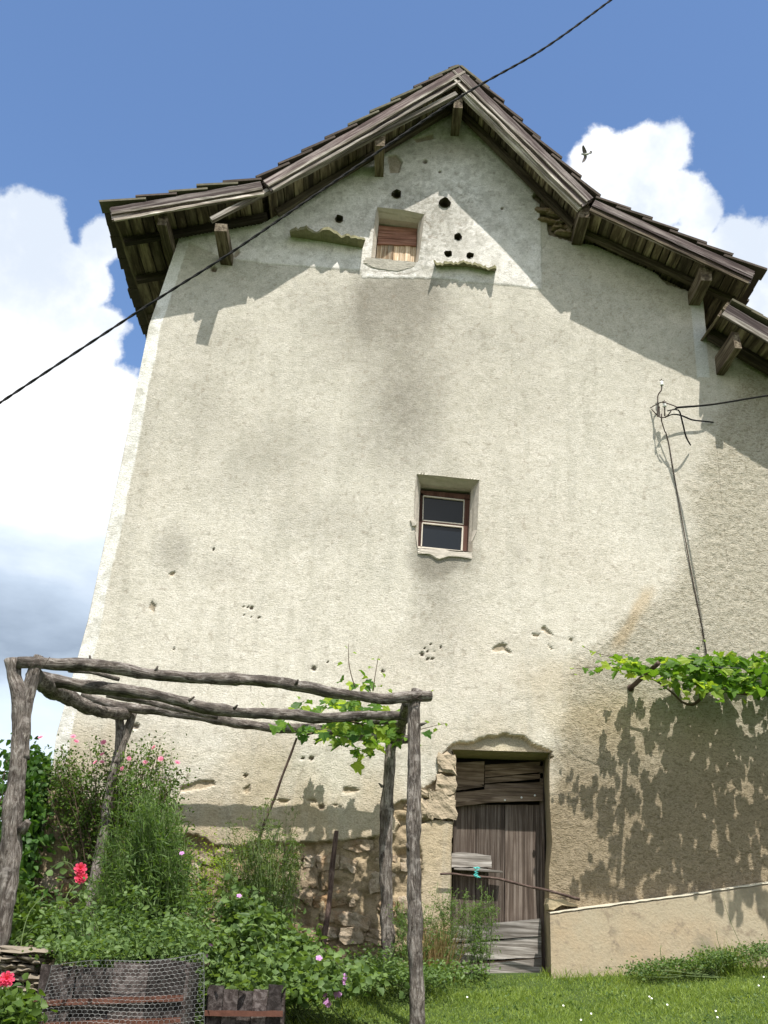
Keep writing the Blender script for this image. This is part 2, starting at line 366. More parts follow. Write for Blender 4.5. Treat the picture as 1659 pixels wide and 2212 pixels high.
def nearpoly(x, y, poly):
    best = np.full(np.shape(x), 1e9); bx = np.zeros_like(x); by = np.zeros_like(y); n = len(poly)
    for i in range(n):
        x1, y1 = poly[i]; x2, y2 = poly[(i+1) % n]; dx, dy = x2-x1, y2-y1; t = np.clip(((x-x1)*dx+(y-y1)*dy)/max(dx*dx+dy*dy, 1e-12), 0, 1)
        qx, qy = x1+t*dx, y1+t*dy; d = np.hypot(x-qx, y-qy); k = d < best; best = np.where(k, d, best); bx = np.where(k, qx, bx); by = np.where(k, qy, by)
    return best, bx, by
def sst(a, b, v): t = np.clip((v-a)/(b-a), 0, 1); return t*t*(3-2*t)
def WP(pts, off=0.): return [(float(P(x, y, off)[0]), float(P(x, y, off)[2])) for x, y in pts]

# ------------------------------------------------------------------ ground
def gz(x, y):
    x = np.asarray(x, float); y = np.asarray(y, float)
    base = 1.60+.05*np.clip(x, -3, 6); base = np.where(x > 2, base+.045*(np.clip(x, 2, 6)-2), base)
    s = np.clip(-y/9.4, 0, 1); front = base-(base)*(s**.9)*1.0
    z = np.where(y < 0, front, base-np.clip(y-9, 0, 400)*.05)
    z = np.where(y < -9.4, -.03*np.clip(-y-9.4, 0, 300), z)
    return z+(fbm(x, y, .9, 3, 3)-.5)*.06
def grid_mesh(name, xs, ys, m, lift=0.):
    X, Y = np.meshgrid(xs, ys); Z = gz(X, Y)+lift; V = np.stack([X, Y, Z], -1).reshape(-1, 3); nx, ny = len(xs), len(ys)
    i = np.arange(ny-1)[:, None]*nx+np.arange(nx-1)[None]; F = np.stack([i, i+1, i+nx+1, i+nx], -1).reshape(-1, 4); return mesh_np(name, V, F, m, True)
def lawnmat():
    m, t, b = mat('lawn_ground'); g = t.new('ShaderNodeNewGeometry'); p = g.outputs['Position']; n = t.noise(p, 6., 6, .7); n2 = t.noise(p, 60., 3, .7)
    c = t.mix(n, (.035, .07, .014), (.075, .12, .028)); c = t.mix(t.mapr(n2, .35, .6), t.mix(1., c, (.55, .5, .4), 'MULTIPLY'), c)
    t.l.new(c, b.inputs['Base Color']); bump(t, b, n2, .02); return m
M_lawn = lawnmat()
ax = lambda: np.unique(np.concatenate([-np.geomspace(7, 900, 22), np.linspace(-7, 8, 76), np.geomspace(8, 900, 22)]))
link('ground', grid_mesh('ground', ax(), ax(), M_lawn), kind='structure')

# ================================================================== THE HOUSE
RD = Vector((.045, 1, 0))                       # ridge direction, a little off square
OV = .5                                          # gable overhang
def pr(x, y, off=OV): q = P(x, y, off); return (q[0], q[2])
apex, kL, eL, kR, eR = pr(992, 150), pr(565, 396), pr(235, 452), pr(1283, 434), pr(1632, 592)
outline_left = WP([(385, 520), (322, 705), (262, 1000), (190, 1340), (121, 1590), (108, 1690), (88, 1807), (55, 1922), (30, 2043)])
outline_left.append((outline_left[-1][0]-.03, .9))
house = thing('farmhouse', 'tall old rendered gable house with stained cream plaster and weathered wooden eaves', 'house', (1, .5, 1.6))
XR = 3.84                                        # where the house ends and the annex begins
tA, tB = pr(1577, 654), pr(1659, 702)            # annex verge
def soffit_z(x, down=.13):                        # underside of the boards over the gable
    pts = [eL, kL, apex, kR, eR]; return np.interp(x, [p[0] for p in pts], [p[1] for p in pts])-down
an_s = (tB[1]-tA[1])/(tB[0]-tA[0])
def annex_z(x, down=.16): return tA[1]+an_s*(np.asarray(x)-tA[0])-down

# --- measured openings and damage (picture points on the wall plane)
c1 = lambda x, y: (610+.3064*x, 372.7+.3064*y)
c2 = lambda x, y: (847+.1634*x, 1003+.1634*y)
c5 = lambda x, y: (542.2+.286*x, 1355.4+.286*y)
c6 = lambda x, y: (508.3+.3064*x, 1728+.3064*y)
c7 = lambda x, y: (881+.2605*x, 1558.7+.2605*y)
c8 = lambda x, y: (1186+.3871*x, 1355.4+.3871*y)
c9 = lambda x, y: (271+.3676*x, 1152+.3676*y)
c3 = lambda x, y: (.3676*x, 1355.4+.3676*y)
c4 = lambda x, y: (.3676*x, 1694.2+.3676*y)
cR = lambda x, y: (1016.5+.3873*x, 1287.6+.3873*y)
door_open = WP([c7(*p) for p in [(366, 232), (1178, 258), (1172, 420), (1176, 700), (1196, 1000), (1168, 1250), (1175, 1600), (1205, 1900), (1212, 2200), (340, 2200), (348, 1700), (356, 1300), (362, 1000), (378, 800), (388, 600), (388, 430), (392, 300)]])
win_open = WP([c2(*p) for p in [(322, 135), (600, 158), (900, 190), (1152, 214), (1140, 500), (1120, 880), (1062, 1010), (1058, 1165), (700, 1135), (335, 1112), (300, 900), (290, 600), (305, 330)]])
loft_open = WP([c1(*p) for p in [(668, 250), (850, 268), (1000, 300), (988, 420), (972, 540), (956, 640), (760, 622), (625, 604), (640, 480), (650, 360)]])
def circ(x, y, r, n=12, asp=.85): return [(x+r*math.cos(a)*(1+rnd.uniform(-.22, .16)), y+asp*r*math.sin(a)*(1+rnd.uniform(-.22, .16))) for a in [2*math.pi*i/n for i in range(n)]]
holes = [WP([c1(*p) for p in circ(*h)]) for h in [(400, 330, 30), (805, 157, 36), (1145, 218, 40), (1235, 460, 30), (1167, 580, 29), (1320, 592, 30)]]
spalls = [
    [c7(*p) for p in [(255, 440), (255, 340), (300, 260), (370, 182), (450, 172), (560, 160), (640, 125), (720, 127), (800, 100), (960, 127), (1025, 177), (1100, 207), (1190, 250), (1205, 300), (1170, 330), (380, 330), (380, 450)]],
    [c7(390, 300), c7(250, 420), c7(245, 482), c7(190, 520), c7(140, 545), (908, 1706), (882, 1728), (857, 1733), (849, 1740), (850, 1762), (866, 1778), (852, 1800), (818, 1805), (793, 1811), (729, 1817),
     (686, 1820), (625, 1823), (560, 1816), (515, 1832), (456, 1823), (441, 1810), (410, 1803), (330, 1812), (250, 1770), (190, 1740), (150, 1690), (90, 1670), (0, 1700), (-40, 2200), (928, 2200), (924, 2050), (905, 1960), (912, 1880), (903, 1800), c7(100, 840), c7(230, 812), c7(376, 818), c7(384, 700)],
    [c3(*p) for p in [(1050, 945), (1080, 930), (1130, 915), (1170, 898), (1255, 900), (1262, 925), (1210, 945), (1100, 960), (1060, 965)]],
    [c5(*p) for p in [(690, 1235), (700, 1208), (745, 1205), (770, 1218), (825, 1224), (790, 1240), (740, 1250), (700, 1248)]],
    [c5(*p) for p in [(195, 1300), (240, 1298), (290, 1312), (270, 1325), (220, 1330)]],
    [c5(*p) for p in [(395, 1295), (480, 1298), (495, 1325), (440, 1308)]], [c5(*p) for p in [(600, 1335), (640, 1335), (680, 1358), (640, 1352)]],
    [c3(*p) for p in [(1435, 945), (1465, 925), (1473, 965), (1450, 980), (1433, 965)]],
    [cR(*p) for p in [(120, 300), (130, 280), (180, 262), (200, 270), (200, 290), (225, 310), (225, 325), (185, 300), (140, 310)]],
    [cR(*p) for p in [(398, 172), (415, 168), (440, 200), (460, 220), (430, 212), (400, 190)]], [cR(*p) for p in [(545, 235), (570, 245), (565, 255)]],
    [cR(*p) for p in [(430, 270), (460, 295), (450, 300), (435, 285)]], [cR(*p) for p in [(345, 212), (385, 215), (380, 228), (350, 225)]],
    [c9(*p) for p in [(155, 398), (180, 425), (165, 460), (138, 435)]], [c9(*p) for p in [(255, 235), (285, 222), (295, 228), (275, 256)]],
    [(837, 338), (855, 335), (868, 350), (862, 373), (842, 373)], [(893, 300), (935, 290), (938, 300), (900, 308)],
    [(1150, 425), (1166, 440), (1168, 470), (1183, 480), (1188, 506), (1222, 516), (1252, 522), (1300, 530), (1290, 470), (1180, 400)],
    [(1415, 585), (1440, 612), (1500, 630), (1530, 640), (1530, 600), (1440, 570)],
    [(500, 552), (513, 535), (519, 545), (508, 556)], [(455, 575), (468, 578), (466, 586), (458, 585)]]
pits = [c5(*p)+(r*.286,) for *p, r in [(475, 310, 17), (995, 328, 11), (1290, 200, 15), (1335, 237, 9), (1370, 237, 7), (1360, 130, 7), (1395, 155, 6), (1435, 148, 7), (1315, 152, 6), (1330, 183, 6), (1382, 185, 6), (580, 260, 5), (633, 258, 5), (393, 988, 10), (457, 990, 17), (533, 1357, 22), (490, 880, 8)]]
pits += [c9(*p)+(r*.3676,) for *p, r in [(697, 427, 5), (718, 432, 6), (740, 437, 9), (700, 480, 4), (735, 488, 5), (784, 495, 6), (516, 93, 8), (286, 677, 5)]]
pits += [c3(798, 580)+(6.5,), c3(1443, 872)+(3.8,), (918, 350, 4.5), (950, 372, 3), (462, 580, 5), (1085, 450, 2.5)]

# --- the gable wall: one fine relief mesh
h_ = .0138; x0, x1, z0, z1 = -2.62, 6.02, 1.1, 11.2
nx, nz = int((x1-x0)/h_)+1, int((z1-z0)/h_)+1
X, Z = np.meshgrid(x0+np.arange(nx)*h_, z0+np.arange(nz)*h_); X0, Z0 = X.copy(), Z.copy()
wallpoly = [(p[0], p[1]) for p in outline_left[::-1]]+[(outline_left[0][0], 12), (6.5, 12), (6.5, .9)]
inside_wall = inpoly(X, Z, wallpoly)
for poly in [wallpoly, door_open, win_open, loft_open]+holes:
    dd, bx, bz = nearpoly(X0, Z0, poly); k = dd < h_*.62; X = np.where(k, bx, X); Z = np.where(k, bz, Z)
PX, PY = project(np.stack([X, np.zeros_like(X), Z], -1))
sp = np.zeros_like(X); spd = np.full_like(X, .048)
for i, pl in enumerate(spalls):
    pl = WP(pl); xs_, zs_ = [p[0] for p in pl], [p[1] for p in pl]
    box = (X > min(xs_)-.1) & (X < max(xs_)+.1) & (Z > min(zs_)-.1) & (Z < max(zs_)+.1)
    d, _, _ = nearpoly(X[box], Z[box], pl); sgn = np.where(inpoly(X[box], Z[box], pl), -1, 1); sd_ = d*sgn+(fbm(X[box], Z[box], 24, 3, i)-.5)*(.03 if i in (0, 1, 17, 18) else .012)
    if i > 1 and i not in (17, 18): spd[box] = .020
    sp[box] = np.maximum(sp[box], sst(.009, -.009, sd_))
pit = np.zeros_like(X)
for px, py, pr_ in pits: pit = np.maximum(pit, sst(1.02, .68, np.hypot(PX-px, PY-py)/(pr_*(1+.3*vn(PX, PY, .35, 2)))))
lintel = np.zeros_like(X)
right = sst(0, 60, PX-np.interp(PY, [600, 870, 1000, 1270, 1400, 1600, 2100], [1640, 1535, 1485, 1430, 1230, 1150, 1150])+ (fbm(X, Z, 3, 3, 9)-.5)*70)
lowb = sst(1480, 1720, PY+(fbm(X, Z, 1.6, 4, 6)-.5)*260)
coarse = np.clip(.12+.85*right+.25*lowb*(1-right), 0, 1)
gpatch = inpoly(PX, PY, [(480, 556), (560, 566), (778, 584), (782, 600), (940, 602), (1171, 624), (1167, 425), (1150, 150), (700, 150), (400, 520)])
Yd = -(fbm(X, Z, .7, 3, 1)-.5)*.05-(fbm(X, Z, 26, 2, 2)-.5)*(.0018+.011*coarse)
Yd = Yd+np.where(gpatch, -.008, 0)
rub = (fbm(X, Z, 11, 5, 4)-.5)*.13
Yd = Yd+sp*(spd+rub*np.where(PY > 1750, 1, .12))+pit*.025
# paint
def A(c): return np.array(c)
col = np.zeros(X.shape+(3,))+A((.665, .628, .548))
def lay(mask, c, a=1.): global col; k = np.clip(mask*a, 0, 1)[..., None]; col = col*(1-k)+A(c)*k
def blob(x, y, rx, ry, nz_=.35, s=2.2, seed=0): return sst(1.1, .1, np.hypot((PX-x)/rx, (PY-y)/ry)+(fbm(X, Z, s, 4, seed)-.5)*nz_*3)
lay(sst(.42, .72, fbm(X, Z, .9, 5, 12)), (.55, .50, .42), .5)
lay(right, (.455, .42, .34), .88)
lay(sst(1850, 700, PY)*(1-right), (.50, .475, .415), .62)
ochre = (.44, .35, .22)
lay(lowb*sst(.35, .7, fbm(X, Z, 2.2, 4, 14)), ochre, .55)
lay(sst(1640, 1800, PY+(fbm(X, Z, 3, 3, 15)-.5)*120), (.45, .36, .24), .75)
lay(blob(1290, 1540, 150, 70, .3, 3, 16), (.50, .40, .25), .55); lay(blob(1200, 1460, 110, 60, .4, 3, 17), (.48, .40, .28), .5)
lay(sst(26, 4, np.abs(PX-(1405-(PY-1270)*.5)+(fbm(X, Z, 4, 3, 18)-.5)*30))*sst(1255, 1290, PY)*sst(1420, 1380, PY), (.47, .36, .22), .6)
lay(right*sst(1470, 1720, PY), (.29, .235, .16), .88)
grey = (.27, .25, .21)
st_ = .6+.8*(vn(X, Z, 2, 30)*.5+vn(X*7, Z*.6, 1, 31)*.5)
spk = fbm(X, Z, 30, 3, 33)
for (bx, by, rx, ry, a) in [(870, 632, 70, 42, .98), (800, 655, 40, 60, .7), (880, 700, 60, 60, .6), (930, 650, 35, 50, .45), (865, 640, 95, 90, .7), (865, 780, 85, 190, .55), (860, 930, 95, 110, .50), (720, 700, 80, 100, .3), (800, 960, 50, 50, .28), (480, 740, 70, 50, .22), (440, 880, 60, 90, .2), (372, 1190, 34, 50, .45), (560, 1010, 110, 60, .2),
      (945, 1212, 48, 22, .95), (935, 1235, 30, 26, .8), (950, 1215, 62, 34, .8), (945, 1262, 40, 70, .42), (905, 1190, 26, 60, .5), (1015, 1190, 22, 60, .35), (940, 1330, 70, 130, .25), (640, 960, 110, 60, .25), (990, 740, 60, 90, .22), (1100, 730, 120, 60, .15), (300, 900, 40, 120, .2), (470, 1230, 60, 30, .22), (700, 1120, 160, 50, .18), (1120, 1200, 14, 22, .3)]:
    lay(blob(bx, by, rx*1.45, ry*1.35, .22, 1.6, int(bx))*st_*(.55+.9*spk), grey, min(.95, a*1.12))
lay(gpatch*1., (.77, .745, .71), .95)
for (bx, by, rx, ry, a) in [(890, 430, 120, 90, .35), (960, 480, 90, 90, .38), (1000, 540, 70, 50, .3), (960, 320, 110, 50, .4), (770, 480, 60, 40, .25), (860, 570, 90, 30, .5), (1120, 470, 90, 110, .15)]:
    lay(blob(bx, by, rx, ry, .45, 3.5, int(bx)+2)*st_, (.30, .285, .245), a*1.15)
lay(sst(.47, .72, fbm(X, Z, 16, 4, 21))*sst(1150, 300, PY), grey, .35)
lay(sst(.47, .60, fbm(X, Z, 34, 4, 34))*blob(930, 500, 170, 150, .3, 3, 35)*(PY > 330), (.26, .25, .215), .62)
lay(sst(.55, .72, fbm(X*5, Z*.5, 2.2, 4, 36))*sst(620, 700, PY)*(1-right), (.42, .40, .34), .28)
def crack(pts, a=.55, wd=.0085):
    for p_a, p_b in zip(pts[:-1], pts[1:]):
        ax_, az_ = P(*p_a)[[0, 2]]; bx_, bz_ = P(*p_b)[[0, 2]]; dd_, _, _ = nearpoly(X+(fbm(X, Z, 14, 3, 70)-.5)*.05, Z+(fbm(X, Z, 14, 3, 71)-.5)*.05, [(ax_, az_), (bx_, bz_)]); lay(sst(wd*1.5, wd*.4, dd_), (.20, .17, .13), a)
crack([c1(1000, 300), c1(1012, 345), c1(1045, 388)], .8); crack([c1(618, 408), c1(650, 425), c1(668, 448)], .8); crack([c1(560, 690), c1(720, 705), c1(880, 722), c1(960, 690)], .6); crack([c1(950, 490), c1(1005, 486)], .6)
crack([cR(120, 620), cR(260, 575), cR(420, 560), cR(560, 600)], .25); crack([cR(500, 440), cR(590, 430)], .45); crack([c5(300, 1210), c5(380, 1080), c5(420, 1010)], .2); crack([(1190, 505), (1160, 560), (1172, 640)], .2); crack([(1075, 1390), (1150, 1360), (1230, 1385)], .25); crack([c8(20, 560), c8(60, 680), c8(110, 760)], .4)
lay(sst(.80, .90, vn(X, Z, 38, 80)), (.25, .21, .16), .35); lay(sst(.90, .97, vn(X, Z, 17, 81)), (.22, .17, .12), .28)
# whitewashed corner bands
ledge = np.interp(Z, [p[1] for p in outline_left[::-1]], [p[0] for p in outline_left[::-1]])
band = sst(.005, -.005, X-ledge-.125-.012*(vn(X, Z, 5, 3)-.5)*2)*sst(1700, 1640, PY+(fbm(X, Z, 8, 3, 5)-.5)*90)
lay(band, (.76, .75, .72), .95); lay(band*sst(.55, .7, fbm(X, Z, 9, 4, 8)), (.5, .48, .42), .6)
b2 = (X > XR-.14) & (X < XR-.012) & (PY < 815); lay(b2*1., (.62, .63, .62), .85)
# bared masonry, and pits with their inner shade painted dark brown
stone = A((.36, .285, .19))[None, None]*(.55+.8*fbm(X, Z, 12, 4, 22))[..., None]
k = sp[..., None]*np.where(PY > 1725, 1, .75)[..., None]; col = col*(1-k)+stone*k
arch = sp*inpoly(PX, PY, spalls[0]); lay(arch, (.30, .285, .23), .7)
lay(arch*blob(*c7(800, 215), 48, 14, .5, 9, 3), (.55, .50, .38), .9)
lay(blob(955, 2040, 26, 70, .3, 5, 60)*(PX > 915), (.46, .30, .15), .8)
lay(pit, (.12, .085, .06), .75)
lay(inpoly(PX, PY, spalls[17])*1., (.16, .115, .075), .65)
idx = np.arange(nx*nz).reshape(nz, nx)
xc = (X0[:-1, :-1]+h_/2); zc = (Z0[:-1, :-1]+h_/2)
keep = inpoly(xc, zc, wallpoly)
for poly in [door_open, win_open, loft_open]+holes: keep &= ~inpoly(xc, zc, poly)
house_part = xc < XR
top_h = soffit_z(xc); top_a = annex_z(xc)
keep &= np.where(house_part, zc < top_h, (zc < top_a))
def relief(name, sel, parent):
    q = np.stack([idx[:-1, :-1], idx[:-1, 1:], idx[1:, 1:], idx[1:, :-1]], -1)[sel]; used, inv = np.unique(q.ravel(), return_inverse=True)
    V = np.stack([X.ravel(), Yd.ravel(), Z.ravel()], -1)[used]; me = mesh_np(name, V, inv.reshape(-1, 4), M_wall, True)
    spf = np.maximum(sp, pit); g4 = np.stack([spf[:-1, :-1], spf[:-1, 1:], spf[1:, 1:], spf[1:, :-1]], 0); hard = ((g4.max(0)-g4.min(0)) > .12)[sel]
    if len(me.polygons) == len(hard): me.polygons.foreach_set('use_smooth', ~hard)
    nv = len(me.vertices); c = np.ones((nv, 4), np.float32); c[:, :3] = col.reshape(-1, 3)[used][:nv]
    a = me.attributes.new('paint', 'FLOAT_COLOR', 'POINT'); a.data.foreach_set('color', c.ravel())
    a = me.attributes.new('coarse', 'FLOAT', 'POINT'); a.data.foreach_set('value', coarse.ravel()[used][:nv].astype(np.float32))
    return link(name, me, parent)
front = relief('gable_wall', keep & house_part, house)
annex = thing('annex', 'lower lean-to beside the tall gable with a mossy tiled roof and grey eaves board', 'building', (4.9, .5, 1.8))
relief('annex_wall', keep & ~house_part, annex)

def reveal(name, poly, d0, d1, poly2, m, parent, jit=0.):
    """splayed or straight reveal between two outlines at depths d0 and d1 (metres behind the face)"""
    n = len(poly); v = []; seg = 4
    for s in range(seg+1):
        t = s/seg
        for a, b in zip(poly, poly2):
            j = jit if 0 < s < seg else 0
            v.append((a[0]*(1-t)+b[0]*t+rnd.uniform(-j, j), d0*(1-t)+d1*t, a[1]*(1-t)+b[1]*t+rnd.uniform(-j, j)))
    fc = [(s*n+i, s*n+(i+1) % n, (s+1)*n+(i+1) % n, (s+1)*n+i) for s in range(seg) for i in range(n)]
    return link(name, mesh(name, v, fc, m), parent)
def resample(poly, n_per):
    out = []
    for i, a in enumerate(poly):
        b = poly[(i+1) % len(poly)]
        for k in range(n_per): out.append((a[0]+(b[0]-a[0])*k/n_per, a[1]+(b[1]-a[1])*k/n_per))
    return out
# side and back walls, floor inside (so no light leaks through)
def quadobj(name, pts, m, parent, **p): return link(name, mesh(name, pts, [tuple(range(len(pts)))], m), parent, **p)
DEP = 6.5
lx = [(p[0], p[1]) for p in outline_left]
v = [(x, 0, z) for x, z in lx]+[(x+RD.x*DEP, DEP, z) for x, z in lx]; n = len(lx)
link('side_wall', mesh('side_wall', v, [(i, i+1, n+i+1, n+i) for i in range(n-1)], M_rev), house)
quadobj('side_wall', [(XR, 0, 1), (XR, 0, 8.75), (XR+.3, DEP, 8.75), (XR+.3, DEP, 1)], M_rev, house)
quadobj('rear_wall', [(lx[0][0]+.3, DEP, 1), (XR+.3, DEP, 1), (XR+.3, DEP, soffit_z(XR)), (apex[0]+.3, DEP, apex[1]-.15), (lx[0][0]+.3, DEP, soffit_z(lx[0][0]))], M_rev, house)
quadobj('rear_wall', [(XR+.3, 4.5, 1), (9, 4.5, 1), (9, 4.5, 3.4), (XR+.3, 4.5, annex_z(4.2))], M_rev, annex)
quadobj('annex_wall', [(6.0, 0, 1), (9, 0, 1), (9, 0, float(annex_z(9))), (6.0, 0, float(annex_z(6)))], M_rev, annex)

# pigeon holes: tubes behind the round openings, inner shade put into the colour
for hp in holes:
    cxx = sum(p[0] for p in hp)/len(hp); czz = sum(p[1] for p in hp)/len(hp); q = [(cxx+(p[0]-cxx)*.8, czz+(p[1]-czz)*.8) for p in hp]
    o = reveal('pigeon_hole', hp, -.02, .28, q, M_holeshade, house); n = len(hp)
    link('hole_back', mesh('hole_back', [(p[0], .279, p[1]) for p in q], [tuple(range(n))], M_dark), o)

# loft window
lf = WP([c1(*p) for p in [(683, 320), (820, 338), (957, 355), (955, 430), (950, 540), (940, 634), (790, 622), (655, 610), (664, 500), (676, 400)]], -.10)
loft = reveal('loft_opening', loft_open, -.015, .10, lf, M_rev, house, .004)
reveal('inner_reveal', lf, .10, .30, lf, M_rev, loft)
shut = slab('shutter', [c1(680, 372), c1(952, 392), c1(945, 436), c1(676, 424)], -.2, .03, M_shutr, house)
slab('shutter_board', [c1(676, 426), c1(948, 438), c1(947, 474), c1(672, 462)], -.185, .03, M_shutr, shut)
slab('shutter_board', [c1(674, 464), c1(947, 476), c1(945, 516), c1(668, 502)], -.18, .03, M_shutr, shut)
for i in range(7):
    a, b = i/7+.004, (i+1)/7-.004
    slab('shutter_board', [c1(668+277*a, 500+14*a), c1(668+277*b, 500+14*b), c1(656+285*b, 640+14*b), c1(656+285*a, 640+14*a)], -.205+.004*(i % 3), .025, M_shut, shut, .001)
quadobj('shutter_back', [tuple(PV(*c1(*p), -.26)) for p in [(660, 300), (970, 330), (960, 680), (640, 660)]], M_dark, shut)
# sill and patches of mortar round the loft window
def lump(name, quad, off, thick, m, parent, n=9, jit=.012, **props):
    """rough stone slab with knobbly outline and domed face"""
    pts = [PV(x, y, off) for x, y in quad]; ring = []
    for i, a in enumerate(pts):
        b = pts[(i+1) % len(pts)]
        for k in range(max(2, n//len(pts)+1)): q = a.lerp(b, k/max(2, n//len(pts)+1)); ring.append(q+Vector((rnd.uniform(-jit, jit), 0, rnd.uniform(-jit, jit))))
    c = sum(ring, Vector())/len(ring); m_ = len(ring); v = [tuple(q+Vector((0, thick, 0))) for q in ring]+[tuple(q+Vector((0, rnd.uniform(0, .3)*thick, 0))) for q in ring]
    v += [tuple(c.lerp(q, .86)+Vector((0, -thick*rnd.uniform(.12, .2), 0))) for q in ring]+[tuple(c+Vector((0, -thick*.2, 0)))]
    fc = []
    for s in (0, 1): fc += [(s*m_+i, s*m_+(i+1) % m_, (s+1)*m_+(i+1) % m_, (s+1)*m_+i) for i in range(m_)]
    fc += [(2*m_+i, 2*m_+(i+1) % m_, 3*m_) for i in range(m_)]+[tuple(range(m_-1, -1, -1))]
    me = mesh(name, v, fc, m); bm = bmesh.new(); bm.from_mesh(me); bmesh.ops.recalc_face_normals(bm, faces=bm.faces); bm.to_mesh(me); bm.free()
    return link(name, me, parent, **props)
lump('window_sill', [c1(590, 592), c1(800, 618), c1(968, 628), c1(950, 668), c1(820, 706), c1(640, 680), c1(560, 640)], .012, .04, M_ledge2, house, 30, .007)

# landing ledges under the pigeon holes
def ledge_slab(fr, root, L, parent, up):
    a = [PV(x, y, L) for x, y in fr]; r = [PV(x, y, -.03) for x, y in root]; n = 34; v = []
    for i in range(n+1):
        t = i/n; q = lambda P_: P_[0].lerp(P_[-1], t) if len(P_) == 2 else (P_[0].lerp(P_[1], t*2) if t < .5 else P_[1].lerp(P_[2], t*2-1))
        A_, R_ = q(a), q(r); j = .075*mnoise.noise(Vector((A_.x*7, 3.1, 0)))+.045*mnoise.noise(Vector((A_.x*22, 1.7, 5)))+rnd.uniform(-.006, .006); A_ = A_+Vector((0, j, rnd.uniform(-.006, .006)))
        v += [A_, R_, R_+Vector((0, 0, .035+up)), A_+Vector((0, .008, .028+rnd.uniform(0, .02)))]
    fc = [(i*4+k, i*4+(k+1) % 4, i*4+4+(k+1) % 4, i*4+4+k) for i in range(n) for k in range(4)]+[(3, 2, 1, 0), (n*4, n*4+1, n*4+2, n*4+3)]
    return link('landing_ledge', mesh('landing_ledge', v, fc, M_ledge), parent)
M_ledge = plain('lichened_mortar', (.20, .19, .11), .55, 16, .95, .012)
ledge_slab([c1(50, 408), c1(300, 416), c1(585, 478)], [c1(60, 462), c1(300, 500), c1(562, 545)], .17, house, .02)
ledge_slab([c1(1062, 652), c1(1290, 634), c1(1508, 690)], [c1(1080, 668), c1(1300, 680), c1(1500, 706)], .115, house, .015)

# middle window
wf = WP([c2(*p) for p in [(378, 265), (600, 285), (850, 305), (1048, 322), (1035, 560), (1022, 880), (1014, 1050), (1010, 1160), (700, 1130), (340, 1098), (348, 900), (358, 600), (368, 400)]], -.13)
wr = reveal('window_reveal', win_open, -.015, .13, wf, M_rev, house, .004)
reveal('inner_reveal', wf, .13, .30, wf, M_rev, wr)
win = slab('window', [c2(375, 342), c2(1030, 402), c2(1026, 470), c2(371, 408)], -.2, .05, M_frame, house, .0005, label='dark brown painted casement with two panes')
def bar(name, q, off, th, m, par): return slab(name, [c2(*p) for p in q], off, th, m, par, .0008)
bar('window_frame', [(371, 380), (416, 384), (386, 1112), (336, 1106)], -.2, .05, M_frame, win); bar('window_frame', [(952, 450), (1030, 460), (1012, 1170), (930, 1160)], -.2, .05, M_frame, win)
bar('window_frame', [(345, 1085), (1010, 1150), (1010, 1180), (340, 1118)], -.197, .05, M_frame, win)
bar('glazing_bar', [(402, 742), (945, 798), (944, 822), (400, 765)], -.195, .03, M_frame, win)
for q in ([(416, 408), (958, 468), (957, 482), (415, 422)], [(402, 730), (945, 784), (945, 798), (402, 744)], [(408, 415), (420, 416), (412, 740), (400, 738)], [(945, 476), (958, 478), (946, 792), (934, 790)],
          [(400, 764), (942, 820), (941, 836), (399, 780)], [(394, 780), (408, 782), (394, 1096), (378, 1094)], [(926, 834), (943, 836), (932, 1150), (908, 1148)], [(345, 1082), (930, 1140), (930, 1160), (344, 1104)]):
    bar('putty_line', q, -.193, .02, M_putty, win)
for q in ([(405, 410), (960, 470), (948, 800), (398, 745)], [(398, 765), (944, 820), (930, 1155), (375, 1100)]): bar('pane', q, -.215, .006, M_glass, win)
lump('window_sill', [c2(330, 1108), c2(700, 1135), c2(1058, 1162), c2(1050, 1250), c2(800, 1215), c2(620, 1262), c2(480, 1190), c2(345, 1180)], .014, .04, M_rev, house, 30, .006)
lump('plaster_patch', [c2(240, 740), c2(300, 725), c2(335, 770), c2(320, 815), c2(262, 820)], .025, .05, M_rev, house, 8, .005)
# near-black sheet in place of the unlit room behind the panes
quadobj('room_shade_sheet', [tuple(PV(*c2(*p), -.34)) for p in [(250, 200), (1200, 300), (1180, 1300), (200, 1250)]], M_dark, win)

# doorway
di = WP([c7(*p) for p in [(392, 300), (1130, 326), (1128, 430), (1132, 700), (1146, 1000), (1136, 1250), (1132, 1600), (1128, 1900), (1128, 2230), (342, 2230), (348, 1700), (356, 1300), (362, 1000), (378, 800), (388, 600), (389, 430), (391, 360)]], -.34)
M_jamb = plain('ochre_jamb_plaster', (.34, .28, .18), .3, 14, .95, .014)
reveal('door_reveal', door_open, -.01, .36, di, M_jamb, house, .008)
door = slab('door', [c7(397, 690), c7(563, 690), c7(560, 2140), c7(345, 2140)], -.32, .04, M_door, house, .002, label='old grey plank door patched with loose boards')
def pl(q, off, m, jit=.003, th=.03, name='door_plank', **p): return slab(name, [c7(*a) for a in q], off, th, m, door, jit, **p)
pl([(567, 690), (800, 690), (798, 2140), (564, 2140)], -.318, M_door); pl([(808, 690), (1095, 690), (1098, 2140), (802, 2140)], -.322, M_door)
pl([(1097, 320), (1132, 320), (1138, 2150), (1100, 2150)], -.30, M_door, name='door_post')
pl([(385, 320), (402, 320), (400, 1700), (372, 1700)], -.31, M_door, name='door_post')
pl([(392, 340), (635, 330), (632, 520), (392, 548)], -.29, M_doord, label='reddish patch board over the door'); pl([(395, 545), (600, 522), (640, 535), (500, 560), (395, 572)], -.285, M_doord)
for i, (ya, yb, y2) in enumerate([(330, 372, -22), (384, 428, -38), (440, 478, -34), (490, 545, -12)]): pl([(638, ya+30), (1120, ya+y2+22), (1120, yb+y2+26), (638, yb+34)], -.30+.008*(i % 2), M_doord)
